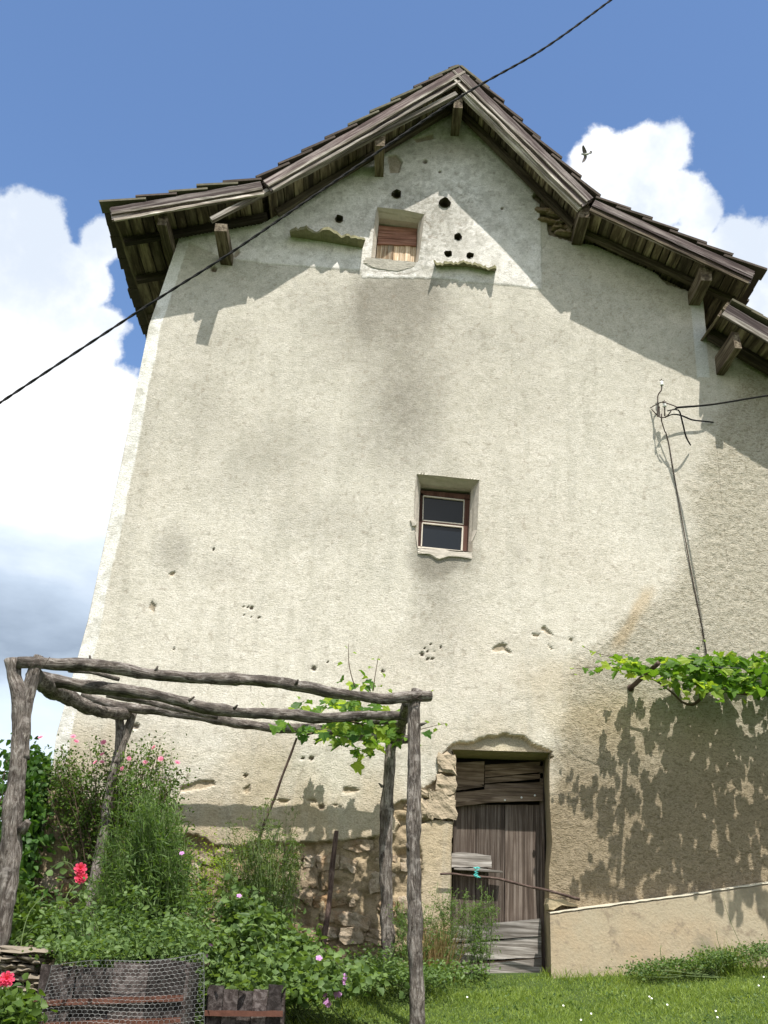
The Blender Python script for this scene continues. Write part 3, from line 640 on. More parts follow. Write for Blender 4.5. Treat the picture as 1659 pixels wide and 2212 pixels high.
pl([(396, 590), (700, 556), (950, 548), (1118, 556), (1118, 650), (900, 648), (700, 664), (400, 700)], -.27, M_doord, .004, .05, name='cross_board', label='curved dark brown board nailed across the door')
pl([(396, 682), (600, 640), (900, 606), (1118, 616), (1118, 656), (700, 668), (400, 706)], -.262, M_doord, .003, .03, name='cross_board')
for x, y in ((805, 652), (943, 630), (1054, 612)):
    c = PV(*c7(x, y), -.255); tubes('nail', [[(c+Vector((0, .02, 0)), .008), (c, .0095), (c+Vector((0, -.004, 0)), .004)]], M_porc, door, 8)
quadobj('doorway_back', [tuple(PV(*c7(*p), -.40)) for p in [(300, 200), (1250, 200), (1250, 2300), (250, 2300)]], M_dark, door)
pl([(358, 1090), (450, 1082), (690, 1112), (696, 1212), (520, 1205), (362, 1208)], -.22, M_doorh, .004, .05, name='loose_board')
pl([(385, 1213), (600, 1216), (788, 1240), (786, 1252), (560, 1238), (385, 1226)], -.2, M_doorh, .003, .06, name='loose_board')
pl([(1020, 1640), (360, 1700), (355, 1830), (600, 1812), (1105, 1778), (1104, 1632)], -.23, M_doorh, .004, .06, name='lower_board', label='pale split board across the foot of the door')
pl([(355, 1840), (1108, 1784), (1110, 1955), (700, 1972), (350, 2010)], -.24, M_doorh, .004, .05, name='lower_board')
pl([(348, 2035), (1112, 1962), (1114, 2150), (345, 2170)], -.22, M_doorh, .004, .05, name='lower_board')
pl([(345, 2015), (1112, 1958), (1112, 1966), (345, 2034)], -.26, M_doord, .002, .03)
# knot hole
c = PV(*c7(1045, 1092), -.318); link('knot_hole', mesh('knot_hole', [tuple(c+Vector((.012*math.cos(a), -.0025, .03*math.sin(a)))) for a in [i*.628 for i in range(10)]], [tuple(range(10))], M_dark), door)

# dressed stones of the left jamb and rubble of the bared wall foot
def rock(c, sx, sy, sz, name='stone', parent=house, tilt=0., m=M_stone, rnd_=.5, **props):
    bm = bmesh.new(); bmesh.ops.create_cube(bm, size=2); bmesh.ops.subdivide_edges(bm, edges=bm.edges[:], cuts=3, use_grid_fill=True); s = rnd.random()*90
    for v in bm.verts:
        q = v.co.copy(); q = q.lerp(q.normalized()*1.25, rnd_); nn = 1+.34*mnoise.noise(q*1.2+Vector((s, 0, 0)))+.26*mnoise.noise(q*3.1+Vector((0, s, 0)))+.06*rnd.uniform(-1, 1); q *= nn
        v.co = Vector((q.x*sx/2, q.y*sy/2, q.z*sz/2))
    me = bpy.data.meshes.new(name); bm.to_mesh(me); bm.free(); me.materials.append(m)
    return link(name, me, parent, Matrix.Translation(Vector(c)) @ Matrix.Rotation(tilt, 4, 'Y'), **props)
def stoneD(xa, ya, xb, yb, off=0., dep=.12, **k):
    a, b = P(xa, ya), P(xb, yb); return rock(((a[0]+b[0])/2, -off+.02, (a[2]+b[2])/2), abs(b[0]-a[0])*1.02, dep, abs(b[2]-a[2])*1.02, **k)
for q in [(258, 268, 390, 434), (246, 448, 388, 604), (185, 596, 384, 806), (88, 640, 196, 806), (100, 560, 190, 632)]:
    stoneD(*c7(*q[:2]), *c7(*q[2:]), off=-.012, dep=.10, rnd_=.10, m=M_jstone)
for q in [(350, 830, 376, 900), (348, 905, 374, 960), (346, 1000, 366, 1100), (340, 1110, 362, 1220)]: stoneD(*c7(*q[:2]), *c7(*q[2:]), off=-.02, dep=.06, m=M_jstone)
bpoly = WP(spalls[1]); row = 1.35
while row < 3.0:
    hh = rnd.uniform(.07, .16); xx = -2.6
    while xx < 1.02:
        ww = rnd.uniform(.09, .30); c_ = (xx+ww/2, row+hh/2)
        dd, _, _ = nearpoly(np.array([c_[0]]), np.array([c_[1]]), bpoly)
        if inpoly(np.array([c_[0]]), np.array([c_[1]]), bpoly)[0] and dd[0] > .05 and rnd.random() < .66 and c_[0]-ww*.4 > np.interp(c_[1], [p[1] for p in outline_left[::-1]], [p[0] for p in outline_left[::-1]]) and not (c_[0] > .95 and c_[1] > 2.0):
            rock((c_[0], rnd.uniform(.035, .062), c_[1]+rnd.uniform(-.03, .03)), ww*rnd.uniform(.8, 1.1), rnd.uniform(.07, .12), hh*rnd.uniform(.7, 1.1), tilt=rnd.uniform(-.25, .25), rnd_=rnd.uniform(.2, .5))
        xx += ww+.008
    row += hh+.006
for i in range(26):   # thin stones laid bare under the right-hand eave
    px, py = rnd.uniform(1168, 1262), rnd.uniform(440, 518); yy = np.interp(px, [1165, 1185, 1255], [452, 492, 512])
    if py < yy+4 and inpoly(np.array([px]), np.array([py]), spalls[17])[0]: c = P(px, py); rock((c[0], .0, c[2]), rnd.uniform(.10, .24), .09, rnd.uniform(.03, .06), tilt=rnd.uniform(-.1, .15))

# plinth along the foot of the wall to the right of the door
pt = [(1188, 1973), (1240, 1965), (1340, 1952), (1450, 1938), (1560, 1922), (1659, 1907), (1900, 1872)]; PO = .13
top = [PV(x, y, PO) for x, y in pt]; n = len(top); v = []
for t_i, q in enumerate(top): v += [(q.x, q.y-.03, 1.2), (q.x, q.y, q.z-.02), (q.x, q.y+.015, q.z), (q.x, .04, q.z+.015)]
fc = [(i*4+k, i*4+k+1, i*4+5+k, i*4+4+k) for i in range(n-1) for k in range(3)]+[(0, 1, 2, 3)]
M_plin, t_, b_ = mat('smooth_ochre_render'); g_ = t_.new('ShaderNodeNewGeometry'); p_ = g_.outputs['Position']
n1 = t_.noise(p_, 1.6, 5, .6); n2 = t_.noise(p_, 7., 5, .65); n3 = t_.noise(p_, 45., 4, .6)
c_ = t_.mix(t_.mapr(n1, .35, .65), (.36, .28, .185), (.35, .30, .215)); c_ = t_.mix(t_.mapr(n2, .54, .66), c_, (.24, .195, .14)); c_ = t_.mix(t_.mapr(t_.noise(p_, 3., 4, .6), .55, .7), c_, (.25, .215, .155)); c_ = t_.mix(t_.mapr(n3, .35, .65), t_.mix(.3, c_, (.25, .2, .13)), c_)
t_.l.new(c_, b_.inputs['Base Color']); bump(t_, b_, t_.math('ADD', n2, t_.math('MULTIPLY', n3, .5)), .008)
o = link('plinth', mesh('plinth', v, fc, M_plin), house, label='smooth ochre cement plinth rising to the right')
M_cope = plain('pale_cement_edge', (.46, .42, .33), .25, 9, .9, .004)
cap = []; tq = []
for a_, b_c in zip(top[:-1], top[1:]): tq += [a_.lerp(b_c, k_/8) for k_ in range(8)]
top = tq+[top[-1]]; n = len(top)
for q in top: jz = rnd.uniform(-.004, .004); cap += [(q.x, q.y-.006, q.z-.004+jz), (q.x, q.y-.002, q.z+.006+jz*.5), (q.x, .04, q.z+.018)]
link('coping', mesh('coping', cap, [(i*3+k, i*3+k+1, i*3+4+k, i*3+3+k) for i in range(n-1) for k in range(2)], M_cope), o)
lump('broken_stone', [c7(1150, 1465), c7(1290, 1462), c7(1420, 1520), c7(1400, 1545), c7(1280, 1520), c7(1190, 1560), c7(1150, 1560)], .06, .08, M_jamb, house, 10, .008)

# --- roof
def pt3(p, y): return Vector((p[0]+RD.x*(y+OV), y, p[1]))
def along(a, b, s): L = math.hypot(b[0]-a[0], b[1]-a[1]); return (a[0]+(b[0]-a[0])*s/L, a[1]+(b[1]-a[1])*s/L)
YB = 6.6
segs = [(apex, kL, 1), (kL, eL, 1), (apex, kR, -1), (kR, eR, -1)]
for a, b, sg in segs:
    L = math.hypot(b[0]-a[0], b[1]-a[1]); nrm = Vector((b[1]-a[1], 0, -(b[0]-a[0]))).normalized()
    if nrm.z < 0: nrm = -nrm
    s = .02
    while s < L-.02:        # boarding parallel to the ridge, seen from below
        wd = rnd.uniform(.085, .155)
        if s+wd > L: wd = L-s
        c = along(a, b, s+wd/2); yf = -OV+.035+rnd.uniform(-.012, .012); dn = .085+rnd.uniform(-.008, .008)
        p0 = pt3(c, yf)-nrm*dn; p1 = pt3(c, YB)-nrm*dn
        beam('soffit_board', p0, p1, wd-rnd.uniform(.006, .018), .022, M_soff, house, nrm, .002, 3); s += wd
    # bargeboards: broad dark board over a pale moulded edge
    p0, p1 = pt3(a, -OV), pt3(b, -OV); d = (p1-p0).normalized(); e0 = .0 if a is apex else .01
    beam('bargeboard', p0-nrm*.165+d*e0, p1-nrm*.165-d*.01, .030, .155, M_barge, house, nrm, .003, 14)
    dk = not (sg > 0 or a is apex); o1 = Vector((0, -.026, 0))
    beam('verge_board', p0-nrm*.085+o1+d*e0, p1-nrm*.085+o1-d*.02, .022, .080, M_barge, house, nrm, .003, 14)
    beam('verge_moulding', p0-nrm*.112+o1*1.15+d*e0, p1-nrm*.112+o1*1.15-d*.02, .026, .026, M_strip if not dk else M_barge, house, nrm, .004, 18)
    beam('verge_moulding', p0-nrm*.180+o1*.8+d*e0, p1-nrm*.180+o1*.8-d*.03, .026, .030, M_strip if not dk else M_purl, house, nrm, .004, 18)
    # rafters below the boards
    for yy in [-.115]+[.55+.75*i for i in range(8)]:
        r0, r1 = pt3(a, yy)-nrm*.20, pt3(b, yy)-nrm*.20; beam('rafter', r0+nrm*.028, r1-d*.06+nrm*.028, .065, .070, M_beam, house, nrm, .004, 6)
# outer pale rafter strips that run on straight past the bell of the roof
for a_, b_2 in (((988, 207), (459, 480)), ((996, 207), (1249, 455))):
    p0, p1 = PV(*a_, OV-.03), PV(*b_2, OV-.03); d = p1-p0; nrm = Vector((-d.z, 0, d.x)).normalized()
    if nrm.z < 0: nrm = -nrm
    beam('verge_rafter', p0, p1, .055, .05, M_strip, house, nrm, .003, 16)
# purlin ends reaching out of the wall
def purlin(xa, ya, w_, h2, L0=OV-.02, name='purlin', drop=0.):
    c = PV(xa, ya, L0); a = c+Vector((0, 0, -h2)); b = Vector((c.x+RD.x*(L0+.3), .3, c.z-h2-drop)); return beam(name, a, b, w_, h2, M_purl, house, Vector((0, 0, 1)), .006, 4)
purlin(478, 483, .13, .10, .55); purlin(353, 468, .10, .12, .46); purlin(822, 292, .11, .15, .46, drop=.06); purlin(990, 210, .10, .15, .46); purlin(1262, 446, .12, .16, .46); purlin(1524, 577, .12, .17, .46)
# tiles
tile_me = {}
def tile(cen, dr, nrm, wd, ln, th, m, name='tile', parent=house):
    """cen: upper edge centre, dr: down slope"""
    yv = nrm.cross(dr); v = []
    for (u_, w_, t_) in [(0, -1, 0), (0, 1, 0), (1, 1, 0), (1, -1, 0), (0, -1, 1), (0, 1, 1), (1, 1, 1), (1, -1, 1)]:
        v.append(Vector((u_*ln+rnd.uniform(-.006, .006), w_*wd/2+rnd.uniform(-.003, .003), t_*th)))
    mw = Matrix(((dr.x, yv.x, nrm.x, cen.x), (dr.y, yv.y, nrm.y, cen.y), (dr.z, yv.z, nrm.z, cen.z), (0, 0, 0, 1)))
    return v, mw
TF = [(3, 2, 1, 0), (4, 5, 6, 7), (0, 1, 5, 4), (1, 2, 6, 5), (2, 3, 7, 6), (3, 0, 4, 7)]
rv, rf = [], []
for a, b, sg in segs:
    L = math.hypot(b[0]-a[0], b[1]-a[1]); d0 = Vector((b[0]-a[0], 0, b[1]-a[1])).normalized(); n0 = Vector((-d0.z, 0, d0.x))
    if n0.z < 0: n0 = -n0
    k = max(1, round(L/.32)); e = L/k
    for i in range(k):
        c = along(a, b, max(0, e*i-.07)); tl = math.asin(rnd.uniform(.045, .062)/(e+.09)); dr = (d0*math.cos(tl)+n0*math.sin(tl)); nn = (n0*math.cos(tl)-d0*math.sin(tl))
        # the tile leans up by its neighbour's thickness: lower edge proud
        for j in range(36):
            yy = -OV-.045+.19*j+.09; w_ = .186; cen = pt3(c, yy)+n0*(.004+rnd.uniform(0, .008)); ln = e+.09+rnd.uniform(-.012, .02)
            if b in (eL, eR) and i == k-1: ln += .06
            v, mw = tile(cen, dr, nn, w_, ln, .026, None)
            if j < 2: link('tile', mesh('tile', v, TF, M_tile if rnd.random() < .75 else M_moss), house, mw)
            else:
                o_ = len(rv); rv += [tuple(mw @ q) for q in v]; rf += [tuple(o_+q for q in f_) for f_ in TF]
link('roof_tiles', mesh('roof_tiles', rv, rf, M_tile), house, kind='stuff')
rv, rf = [], []
for j in range(21):   # ridge tiles
    y_ = -OV-.03+.34*j; c = pt3(apex, y_)+Vector((0, 0, .030)); c2_ = pt3(apex, y_+.35)+Vector((0, 0, .026))
    v = [c+Vector((-.13, 0, -.045)), c+Vector((-.04, 0, .008)), c+Vector((.04, 0, .004)), c+Vector((.11, 0, -.065)), c2_+Vector((-.13, 0, -.05)), c2_+Vector((-.05, 0, .005)), c2_+Vector((.05, 0, .005)), c2_+Vector((.12, 0, -.06))]
    q_ = [(0, 1, 5, 4), (1, 2, 6, 5), (2, 3, 7, 6), (3, 2, 1, 0)]
    link('ridge_tile', mesh('ridge_tile', v, q_, M_tile), house)

# --- annex roof
nA = Vector((-an_s, 0, 1)).normalized(); dA = Vector((1, 0, an_s)).normalized(); eA = (tA[0]+4.6, tA[1]+an_s*4.6)
def a3(s, y): return Vector((tA[0], y, tA[1]))+dA*s
beam('bargeboard', a3(0, -OV)-nA*.20, a3(5, -OV)-nA*.20, .032, .165, M_barge, annex, nA, .004, 16)
beam('verge_moulding', a3(0, -OV-.025)-nA*.225, a3(5, -OV-.025)-nA*.225, .024, .06, M_strip, annex, nA, .004, 16)
s = 0
while s < 4.8:
    wd = rnd.uniform(.1, .17); beam('soffit_board', a3(s+wd/2, -OV+.03)-nA*.10, a3(s+wd/2, 4.6)-nA*.10, wd-.012, .022, M_soff, annex, nA, .002, 3); s += wd
beam('rafter', a3(0, -.11)-nA*.22, a3(5, -.11)-nA*.22, .085, .11, M_beam, annex, nA, .004, 6)
slab('side_board', [(1577, 662), (1584, 700), (1540, 775), (1526, 716)], OV-.01, .03, M_barge, annex) if False else None
beam('side_board', a3(-.015, -OV-.01)-nA*.12, a3(-.015, .0)-nA*.12+Vector((-.02, 0, 0)), .03, .11, M_purl, annex, nA, .004, 5)
beam('side_board', a3(-.02, -OV+.02)-nA*.21, a3(-.02, .0)-nA*.21+Vector((-.02, 0, 0)), .025, .085, M_purl, annex, nA, .004, 5)
beam('purlin', PV(1590, 706, OV-.03)+Vector((0, 0, -.26)), PV(1590, 706, OV-.03)+Vector((-.04, .75, -.34)), .075, .22, M_purl, annex, Vector((0, 0, 1)), .006, 4)
for i in range(17):
    for j in range(2):
        c = a3(max(0, .28*i-.05), 0); tl = math.asin(.022/.36); dr = dA*math.cos(tl)+nA*math.sin(tl); nn = nA*math.cos(tl)-dA*math.sin(tl)
        cen = Vector((c.x, -OV-.04+.19*j+.09, c.z))+nA*(.004+rnd.uniform(0, .008)); v, mw = tile(cen, dr, nn, .186, .36, .024, None)
        link('tile', mesh('tile', v, TF, M_moss if rnd.random() < .8 else M_tile), annex, mw)
rv, rf = [], []
for i in range(17):
    for j in range(2, 27):
        c = a3(max(0, .28*i-.05), 0); cen = Vector((c.x, -OV-.04+.19*j+.09, c.z))+nA*.006; v, mw = tile(cen, dr, nn, .186, .36, .024, None); o_ = len(rv); rv += [tuple(mw @ q) for q in v]; rf += [tuple(o_+q for q in f_) for f_ in TF]
link('roof_tiles', mesh('roof_tiles', rv, rf, M_moss), annex, kind='stuff')

# ================================================================== CABLES, BRACKET, BIRD
CO = 5.6
cp = [(-60, 912), (0, 870), (300, 672), (500, 545), (700, 408), (985, 215), (1170, 108), (1320, 0), (1420, -75)]
path = dense([(PV(x, y, CO), .007) for x, y in cp], .018); st1, st2 = [], []
for i, (p, r) in enumerate(path):
    t = (path[min(i+1, len(path)-1)][0]-path[max(i-1, 0)][0]).normalized(); a = Vector((0, 1, 0)); a = (a-t*a.dot(t)).normalized(); b = t.cross(a); th = i*.85
    o_ = (a*math.cos(th)+b*math.sin(th))*.0022; st1.append((p+o_, .0042)); st2.append((p-o_, .0042))
ca = thing('overhead_cable', 'black twisted overhead cable running diagonally across the sky and gable', 'cable', path[0][0])
tubes('strand', [st1], M_cable, ca, 6); tubes('strand', [st2], M_cable, ca, 6)

cI = lambda x, y: (1355.4+.183*x, 799.7+.183*y)     # the little insulator bracket crop
def ip(x, y, off): return PV(*cI(x, y), off)
br = thing('cable_bracket', 'small iron wall bracket with white insulators and dangling cable ends', 'bracket', ip(360, 540, .0))
tubes('bracket_rod', [dense([(ip(356, 548, .10), .007), (ip(360, 420, .10), .007), (ip(360, 300, .10), .007), (ip(400, 235, .10), .007), (ip(405, 175, .10), .007)], .02)], M_iron, br, 6)
for (x, y, of) in ((405, 160, .10), (437, 412, .14)):
    c = ip(x, y, of); tubes('insulator', [[(c+Vector((0, 0, -.022)), .018), (c+Vector((0, 0, -.016)), .023), (c+Vector((0, 0, 0)), .014), (c+Vector((0, 0, .018)), .02), (c+Vector((0, 0, .032)), .012)]], M_porc, br, 10)
    tubes('insulator_pin', [[(c+Vector((0, 0, .03)), .005), (c+Vector((0, 0, .06)), .005)], [(c+Vector((-.022, 0, .042)), .004), (c+Vector((.022, 0, .042)), .004)]], M_iron, br, 6)
tubes('bracket_frame', [dense([(ip(270, 445, .0), .005), (ip(360, 395, .10), .006), (ip(430, 380, .16), .006), (ip(600, 440, .26), .006)], .03), dense([(ip(285, 460, .0), .005), (ip(340, 520, .06), .006), (ip(400, 560, .14), .006), (ip(470, 540, .2), .006), (ip(520, 470, .24), .006)], .03),
    [(ip(440, 430, .14), .007), (ip(440, 540, .14), .007)], [(ip(375, 430, .1), .007), (ip(375, 545, .1), .007)], [(ip(400, 515, .15), .008), (ip(402, 600, .15), .007)]], M_iron, br, 6)
tubes('cable_end', [dense([(ip(470, 480, .2), .006), (ip(600, 470, .26), .008), (ip(650, 620, .22), .009), (ip(690, 780, .14), .009), (ip(745, 885, .04), .007)], .03),
    dense([(ip(440, 560, .1), .006), (ip(540, 520, .1), .007), (ip(650, 540, .08), .009), (ip(760, 585, .06), .009), (ip(880, 600, .05), .009), (ip(1015, 615, .02), .008)], .03)], M_cable, br, 6)
tubes('down_wire', [dense([(ip(402, 600, .12), .006), (ip(440, 720, .02), .006), (ip(480, 830, -.0), .006), (PV(1462, 1060, .012), .0055), (PV(1492, 1230, .012), .0055), (PV(1522, 1385, .012), .0055), (PV(1528, 1440, .012), .0055)], .05)], M_iron, br, 6)
tubes('service_cable', [dense([(ip(560, 455, .24), .008), (ip(600, 440, .26), .012), (ip(1000, 405, .6), .010), (ip(1659, 300, 1.3), .010), (PV(1800, 838, 2.2), .010)], .1)], M_cable, br, 6)

# bird
bc = CAM+dirD(1266, 334)*20.5; bR, bU, bF = Vector(RT), Vector(UP), Vector(FW); sc_ = 20.5/f*.078
def bp(x, y, dpt=0.): return Vector(bc)+bR*(x-620)*sc_-bU*(y-775)*sc_+bF*dpt
bird = thing('bird', 'small grey bird with spread wings flying in front of the right-hand cloud', 'bird', bc)
M_bird = plain('grey_plumage', (.13, .115, .11), .3, 30, .9, 0); M_belly = plain('pale_belly', (.45, .46, .42), .15, 30, .9, 0)
tubes('body', [dense([(bp(472, 758), .001), (bp(500, 757), .010), (bp(545, 762), .020), (bp(600, 770), .024), (bp(660, 758), .020), (bp(710, 740), .009), (bp(740, 725), .005)], .02)], M_belly, bird, 10)
def wing(pts, name='wing'):
    n = len(pts); v = [tuple(bp(x, y, d-.003)) for x, y, d in pts]+[tuple(bp(x, y, d+.004)) for x, y, d in pts]
    return link(name, mesh(name, v, [tuple(range(n)), tuple(range(2*n-1, n-1, -1))]+[(i, n+i, n+(i+1) % n, (i+1) % n) for i in range(n)], M_bird), bird)
wing([(545, 755, 0), (520, 680, -.01), (508, 610, -.03), (515, 565, -.05), (545, 562, -.05), (590, 620, -.03), (632, 690, -.01), (640, 730, 0), (610, 755, 0)])
wing([(560, 790, 0), (560, 850, -.01), (525, 920, -.03), (500, 1000, -.05), (525, 1005, -.05), (580, 960, -.03), (625, 890, -.01), (645, 820, 0), (620, 780, 0)])
wing([(690, 740, 0), (735, 672, .01), (770, 680, .01), (778, 715, .01), (760, 745, .01), (700, 760, 0)], 'tail')

# ================================================================== PERGOLA
perg = thing('pergola', 'rustic pergola of grey unpeeled log posts and beams before the wall', 'pergola', (-.7, -1.4, 1.3))
def logp(pts, r0, r1, o0, o1, rj=.10):
    n = len(pts); return dense([(PV(x, y, o0+(o1-o0)*i/(n-1)), (r0+(r1-r0)*i/(n-1))*1.0*(1+rnd.uniform(-rj, rj))) for i, (x, y) in enumerate(pts)], .035)
def log(name, pts, r0, r1, o0, o1, **k): return tubes(name, [logp(pts, r0, r1, o0, o1)], M_bark, perg, 18, .26, **k)
FO = 2.5
log('post', [(28, 1424), (30, 1462), (44, 1500), (46, 1560), (44, 1620), (34, 1700), (26, 1780), (20, 1850), (6, 1960), (-18, 2100), (-40, 2300)], .050, .072, FO, FO+.0, label='stout forked post at the left of the pergola')
log('post_fork', [(84, 1418), (74, 1450), (60, 1500), (50, 1560), (44, 1640)], .035, .055, FO-.03, FO)
log('beam', [(37, 1431), (110, 1433), (184, 1436), (257, 1445), (312, 1455), (368, 1460), (423, 1464), (478, 1466), (542, 1468), (599, 1475), (657, 1484), (714, 1495), (771, 1503), (828, 1510), (877, 1505), (931, 1505)], .044, .036, FO+.02, 1.72)
log('beam', [(85, 1466), (129, 1473), (176, 1482), (221, 1486), (276, 1493), (331, 1501), (368, 1510), (423, 1523), (478, 1534), (533, 1541), (628, 1544), (699, 1551), (771, 1546), (828, 1546), (876, 1547)], .048, .036, 2.1, 1.25)
log('beam', [(176, 1502), (221, 1517), (276, 1528), (331, 1534), (368, 1539), (423, 1547), (478, 1556), (542, 1566), (614, 1574), (671, 1573), (725, 1581), (785, 1590), (857, 1596), (884, 1598)], .038, .040, .42, .33)
log('beam', [(230, 1500), (300, 1512), (360, 1526), (423, 1540), (470, 1548)], .026, .022, .9, .7)
log('side_beam', [(76, 1462), (100, 1480), (129, 1499), (165, 1517), (202, 1532), (235, 1540), (278, 1541)], .055, .048, FO-.05, .30)
log('side_beam', [(882, 1512), (874, 1540), (868, 1565), (862, 1590), (858, 1602)], .042, .045, 1.65, .22)
log('offcut', [(150, 1446), (200, 1452), (257, 1467)], .022, .014, 2.2, 1.9); log('offcut', [(800, 1556), (840, 1558), (874, 1563)], .028, .028, .95, .9)
log('post', [(259, 1552), (258, 1610), (246, 1668), (235, 1723), (228, 1778), (220, 1830), (210, 1871), (196, 1960), (186, 2060)], .038, .050, .30, .42); log('post_fork', [(290, 1536), (278, 1570), (262, 1620), (252, 1650)], .034, .036, .31, .33)
log('post', [(846, 1598), (843, 1640), (838, 1700), (836, 1728), (833, 1866), (836, 1958), (838, 2034), (838, 2100)], .048, .056, .30, .34)
log('post', [(901, 1490), (895, 1520), (894, 1555), (895, 1641), (895, 1727), (893, 1851), (896, 1973), (899, 2096), (903, 2212), (908, 2330)], .042, .053, 1.72, 1.72)
tubes('knot', [logp([(46, 1795), (60, 1774)], .035, .02, FO+.02, FO+.06)], M_bark, perg, 10, .3)
for (x, y, dx, dy, of) in ((335, 1452, 6, -13, 2.3), (640, 1478, 4, -10, 2.05), (408, 1514, 12, -9, 1.85), (196, 1428, -2, -12, 2.4), (505, 1532, 8, -9, 1.75), (908, 1565, 13, -4, 1.74), (884, 1838, -6, -16, 1.74), (300, 1524, 8, -8, .4), (826, 1700, -8, -8, .32)):
    tubes('twig_stub', [logp([(x, y), (x+dx*.6, y+dy*.6), (x+dx, y+dy)], .013, .006, of, of+.02)], M_bark, perg, 7, .3)
# wire loops and stray nails on the beams
tubes('wire_tie', [[(PV(60+8*i, 1432+14*math.sin(i*1.9), FO+.06), .0022) for i in range(7)], [(PV(177, 1432, 2.4), .002), (PV(177, 1424, 2.4), .002)], [(PV(542, 1470, 2.1), .002), (PV(542, 1494, 2.1), .002)], [(PV(884, 1500, 1.8), .003), (PV(912, 1514, 1.8), .003)], [(PV(884, 1512, 1.8), .003), (PV(912, 1500, 1.8), .003)]], M_iron, perg, 5)

st = thing('leaning_stick', 'thin dark stick leaning up under the pergola towards the vine', 'stick', PV(560, 1830, .2))
tubes('stick', [logp([(641, 1594), (628, 1630), (610, 1676), (594, 1722), (577, 1762), (560, 1812), (545, 1860)], .009, .014, .34, .2)], M_bark2, st, 8, .12)
sk = thing('wooden_stake', 'short dark weathered stake standing among plants before the rubble', 'stake', PV(700, 2040, .6))
tubes('stake', [logp([(727, 1795), (723, 1829), (717, 1881), (712, 1942), (706, 1988), (700, 2030), (696, 2070)], .018, .024, .55, .6)], M_bark2, sk, 8, .15)
bs = thing('door_branch', 'thin branch laid across the doorway tied with turquoise string', 'branch', PV(*c7(700, 1310), .06))
tubes('branch', [logp([c7(*p) for p in [(268, 1265), (370, 1262), (480, 1278), (600, 1288), (740, 1302), (860, 1332), (1000, 1368), (1150, 1398), (1300, 1440), (1425, 1475)]], .009, .013, .07, .10)], M_bark2, bs, 8, .12)
sp_ = []
for i in range(26): t = i/25; sp_.append((PV(*c7(570+16*math.sin(i*1.1+.5*math.sin(i)), 1205+92*t), .10+.010*math.cos(i*1.7)), .0028))
tubes('string', [sp_, [(PV(*c7(545, 1212), .1), .005), (PV(*c7(598, 1216), .1), .005)], [(PV(*c7(545, 1270), .11), .004), (PV(*c7(600, 1294), .11), .005)]], M_cyan, bs, 6)

# ================================================================== VINES
def vine_leaf_mesh(k):
    r = random.Random(k); pts = []
    lob = [(0, 1.0), (28, .62), (50, .92), (82, .58), (108, .80), (140, .55), (165, .62), (180, .22)]
    ang = []
    for a, q in lob: ang.append((a, q*(1+r.uniform(-.1, .1))))
    full = [(a, q) for a, q in ang]+[(-a, q*(1+r.uniform(-.08, .08))) for a, q in ang[1:-1]][::-1]
    full = sorted(full, key=lambda t: t[0]); out = []
    for i, (a, q) in enumerate(full):
        a2, q2 = full[(i+1) % len(full)]; out.append((a, q)); a2 = a2+360 if a2 < a else a2
        out.append(((a+a2)/2+r.uniform(-3, 3), (q+q2)/2*(.96+r.uniform(0, .12))))
    v = [(0, 0, 0)]
    for a, q in out: t = rad(a); x, y = q*math.cos(t), q*math.sin(t); v.append((x*.5+.22, y*.5, .16*abs(y)-.18*x*x+r.uniform(-.03, .03)))
    n = len(out); return v, [(0, 1+i, 1+(i+1) % n) for i in range(n)]
LM = []
for k in range(6):
    v, fc = vine_leaf_mesh(k); me = mesh('leaf', v, fc, M_vine if k < 5 else M_vine2); LM.append(me)
    me.attributes.new('tint', 'FLOAT', 'POINT').data.foreach_set('value', [k/5.]*len(v))
v2_ = None
LY = mesh('leaf', *vine_leaf_mesh(9), M_vine2)
def vleaf(p, s, parent, young=False, hang=.5):
    fl = parent is v2_ and rnd.random() < .5
    z = Vector((rnd.gauss(0, .45), (-.1 if fl else -.55)+rnd.gauss(0, .4), 1.1 if fl else .8)).normalized(); x = Vector((rnd.gauss(0, .7), rnd.gauss(0, .5)-.25, -hang+rnd.gauss(0, .35))); x = (x-z*x.dot(z)).normalized(); y = z.cross(x)
    mw = Matrix(((x.x*s, y.x*s, z.x*s, p.x), (x.y*s, y.y*s, z.y*s, p.y), (x.z*s, y.z*s, z.z*s, p.z), (0, 0, 0, 1)))
    return link('leaf', LY if young else LM[rnd.randrange(6)], parent, mw)
v1 = thing('pergola_vine', 'bright grapevine scrambling over the right end of the pergola beams', 'grapevine', PV(840, 1700, .4))
v1x = [c5(*p) for p in [(380, 820), (460, 800), (560, 770), (640, 700), (760, 710), (900, 760), (1060, 800), (1150, 850)]]
tubes('stem', [logp(v1x, .007, .013, .8, .5), logp([c5(*p) for p in [(785, 450), (755, 350), (738, 250), (738, 120)]], .005, .002, 1.2, 1.2), logp([c5(*p) for p in [(922, 480), (935, 380), (950, 290), (962, 215)]], .004, .002, 1.2, 1.2),
               logp([c5(*p) for p in [(1180, 800), (1280, 770), (1380, 745), (1475, 722)]], .004, .002, .8, .9), logp([c5(*p) for p in [(840, 700), (850, 850), (848, 1060), (860, 1400), (850, 1700), (860, 2300)]], .001, .001, .3, .25)][:4], M_cane, v1, 6)
areas = [((850, 720), (190, 110), 82), ((760, 590), (130, 60), 26), ((340, 640), (60, 60), 8), ((210, 740), (70, 40), 8), ((480, 620), (60, 50), 8), ((600, 580), (60, 60), 8), ((640, 850), (60, 50), 12), ((830, 900), (100, 70), 22), ((400, 800), (80, 30), 8), ((1080, 800), (80, 60), 16), ((820, 420), (60, 40), 6), ((560, 780), (80, 50), 10)]
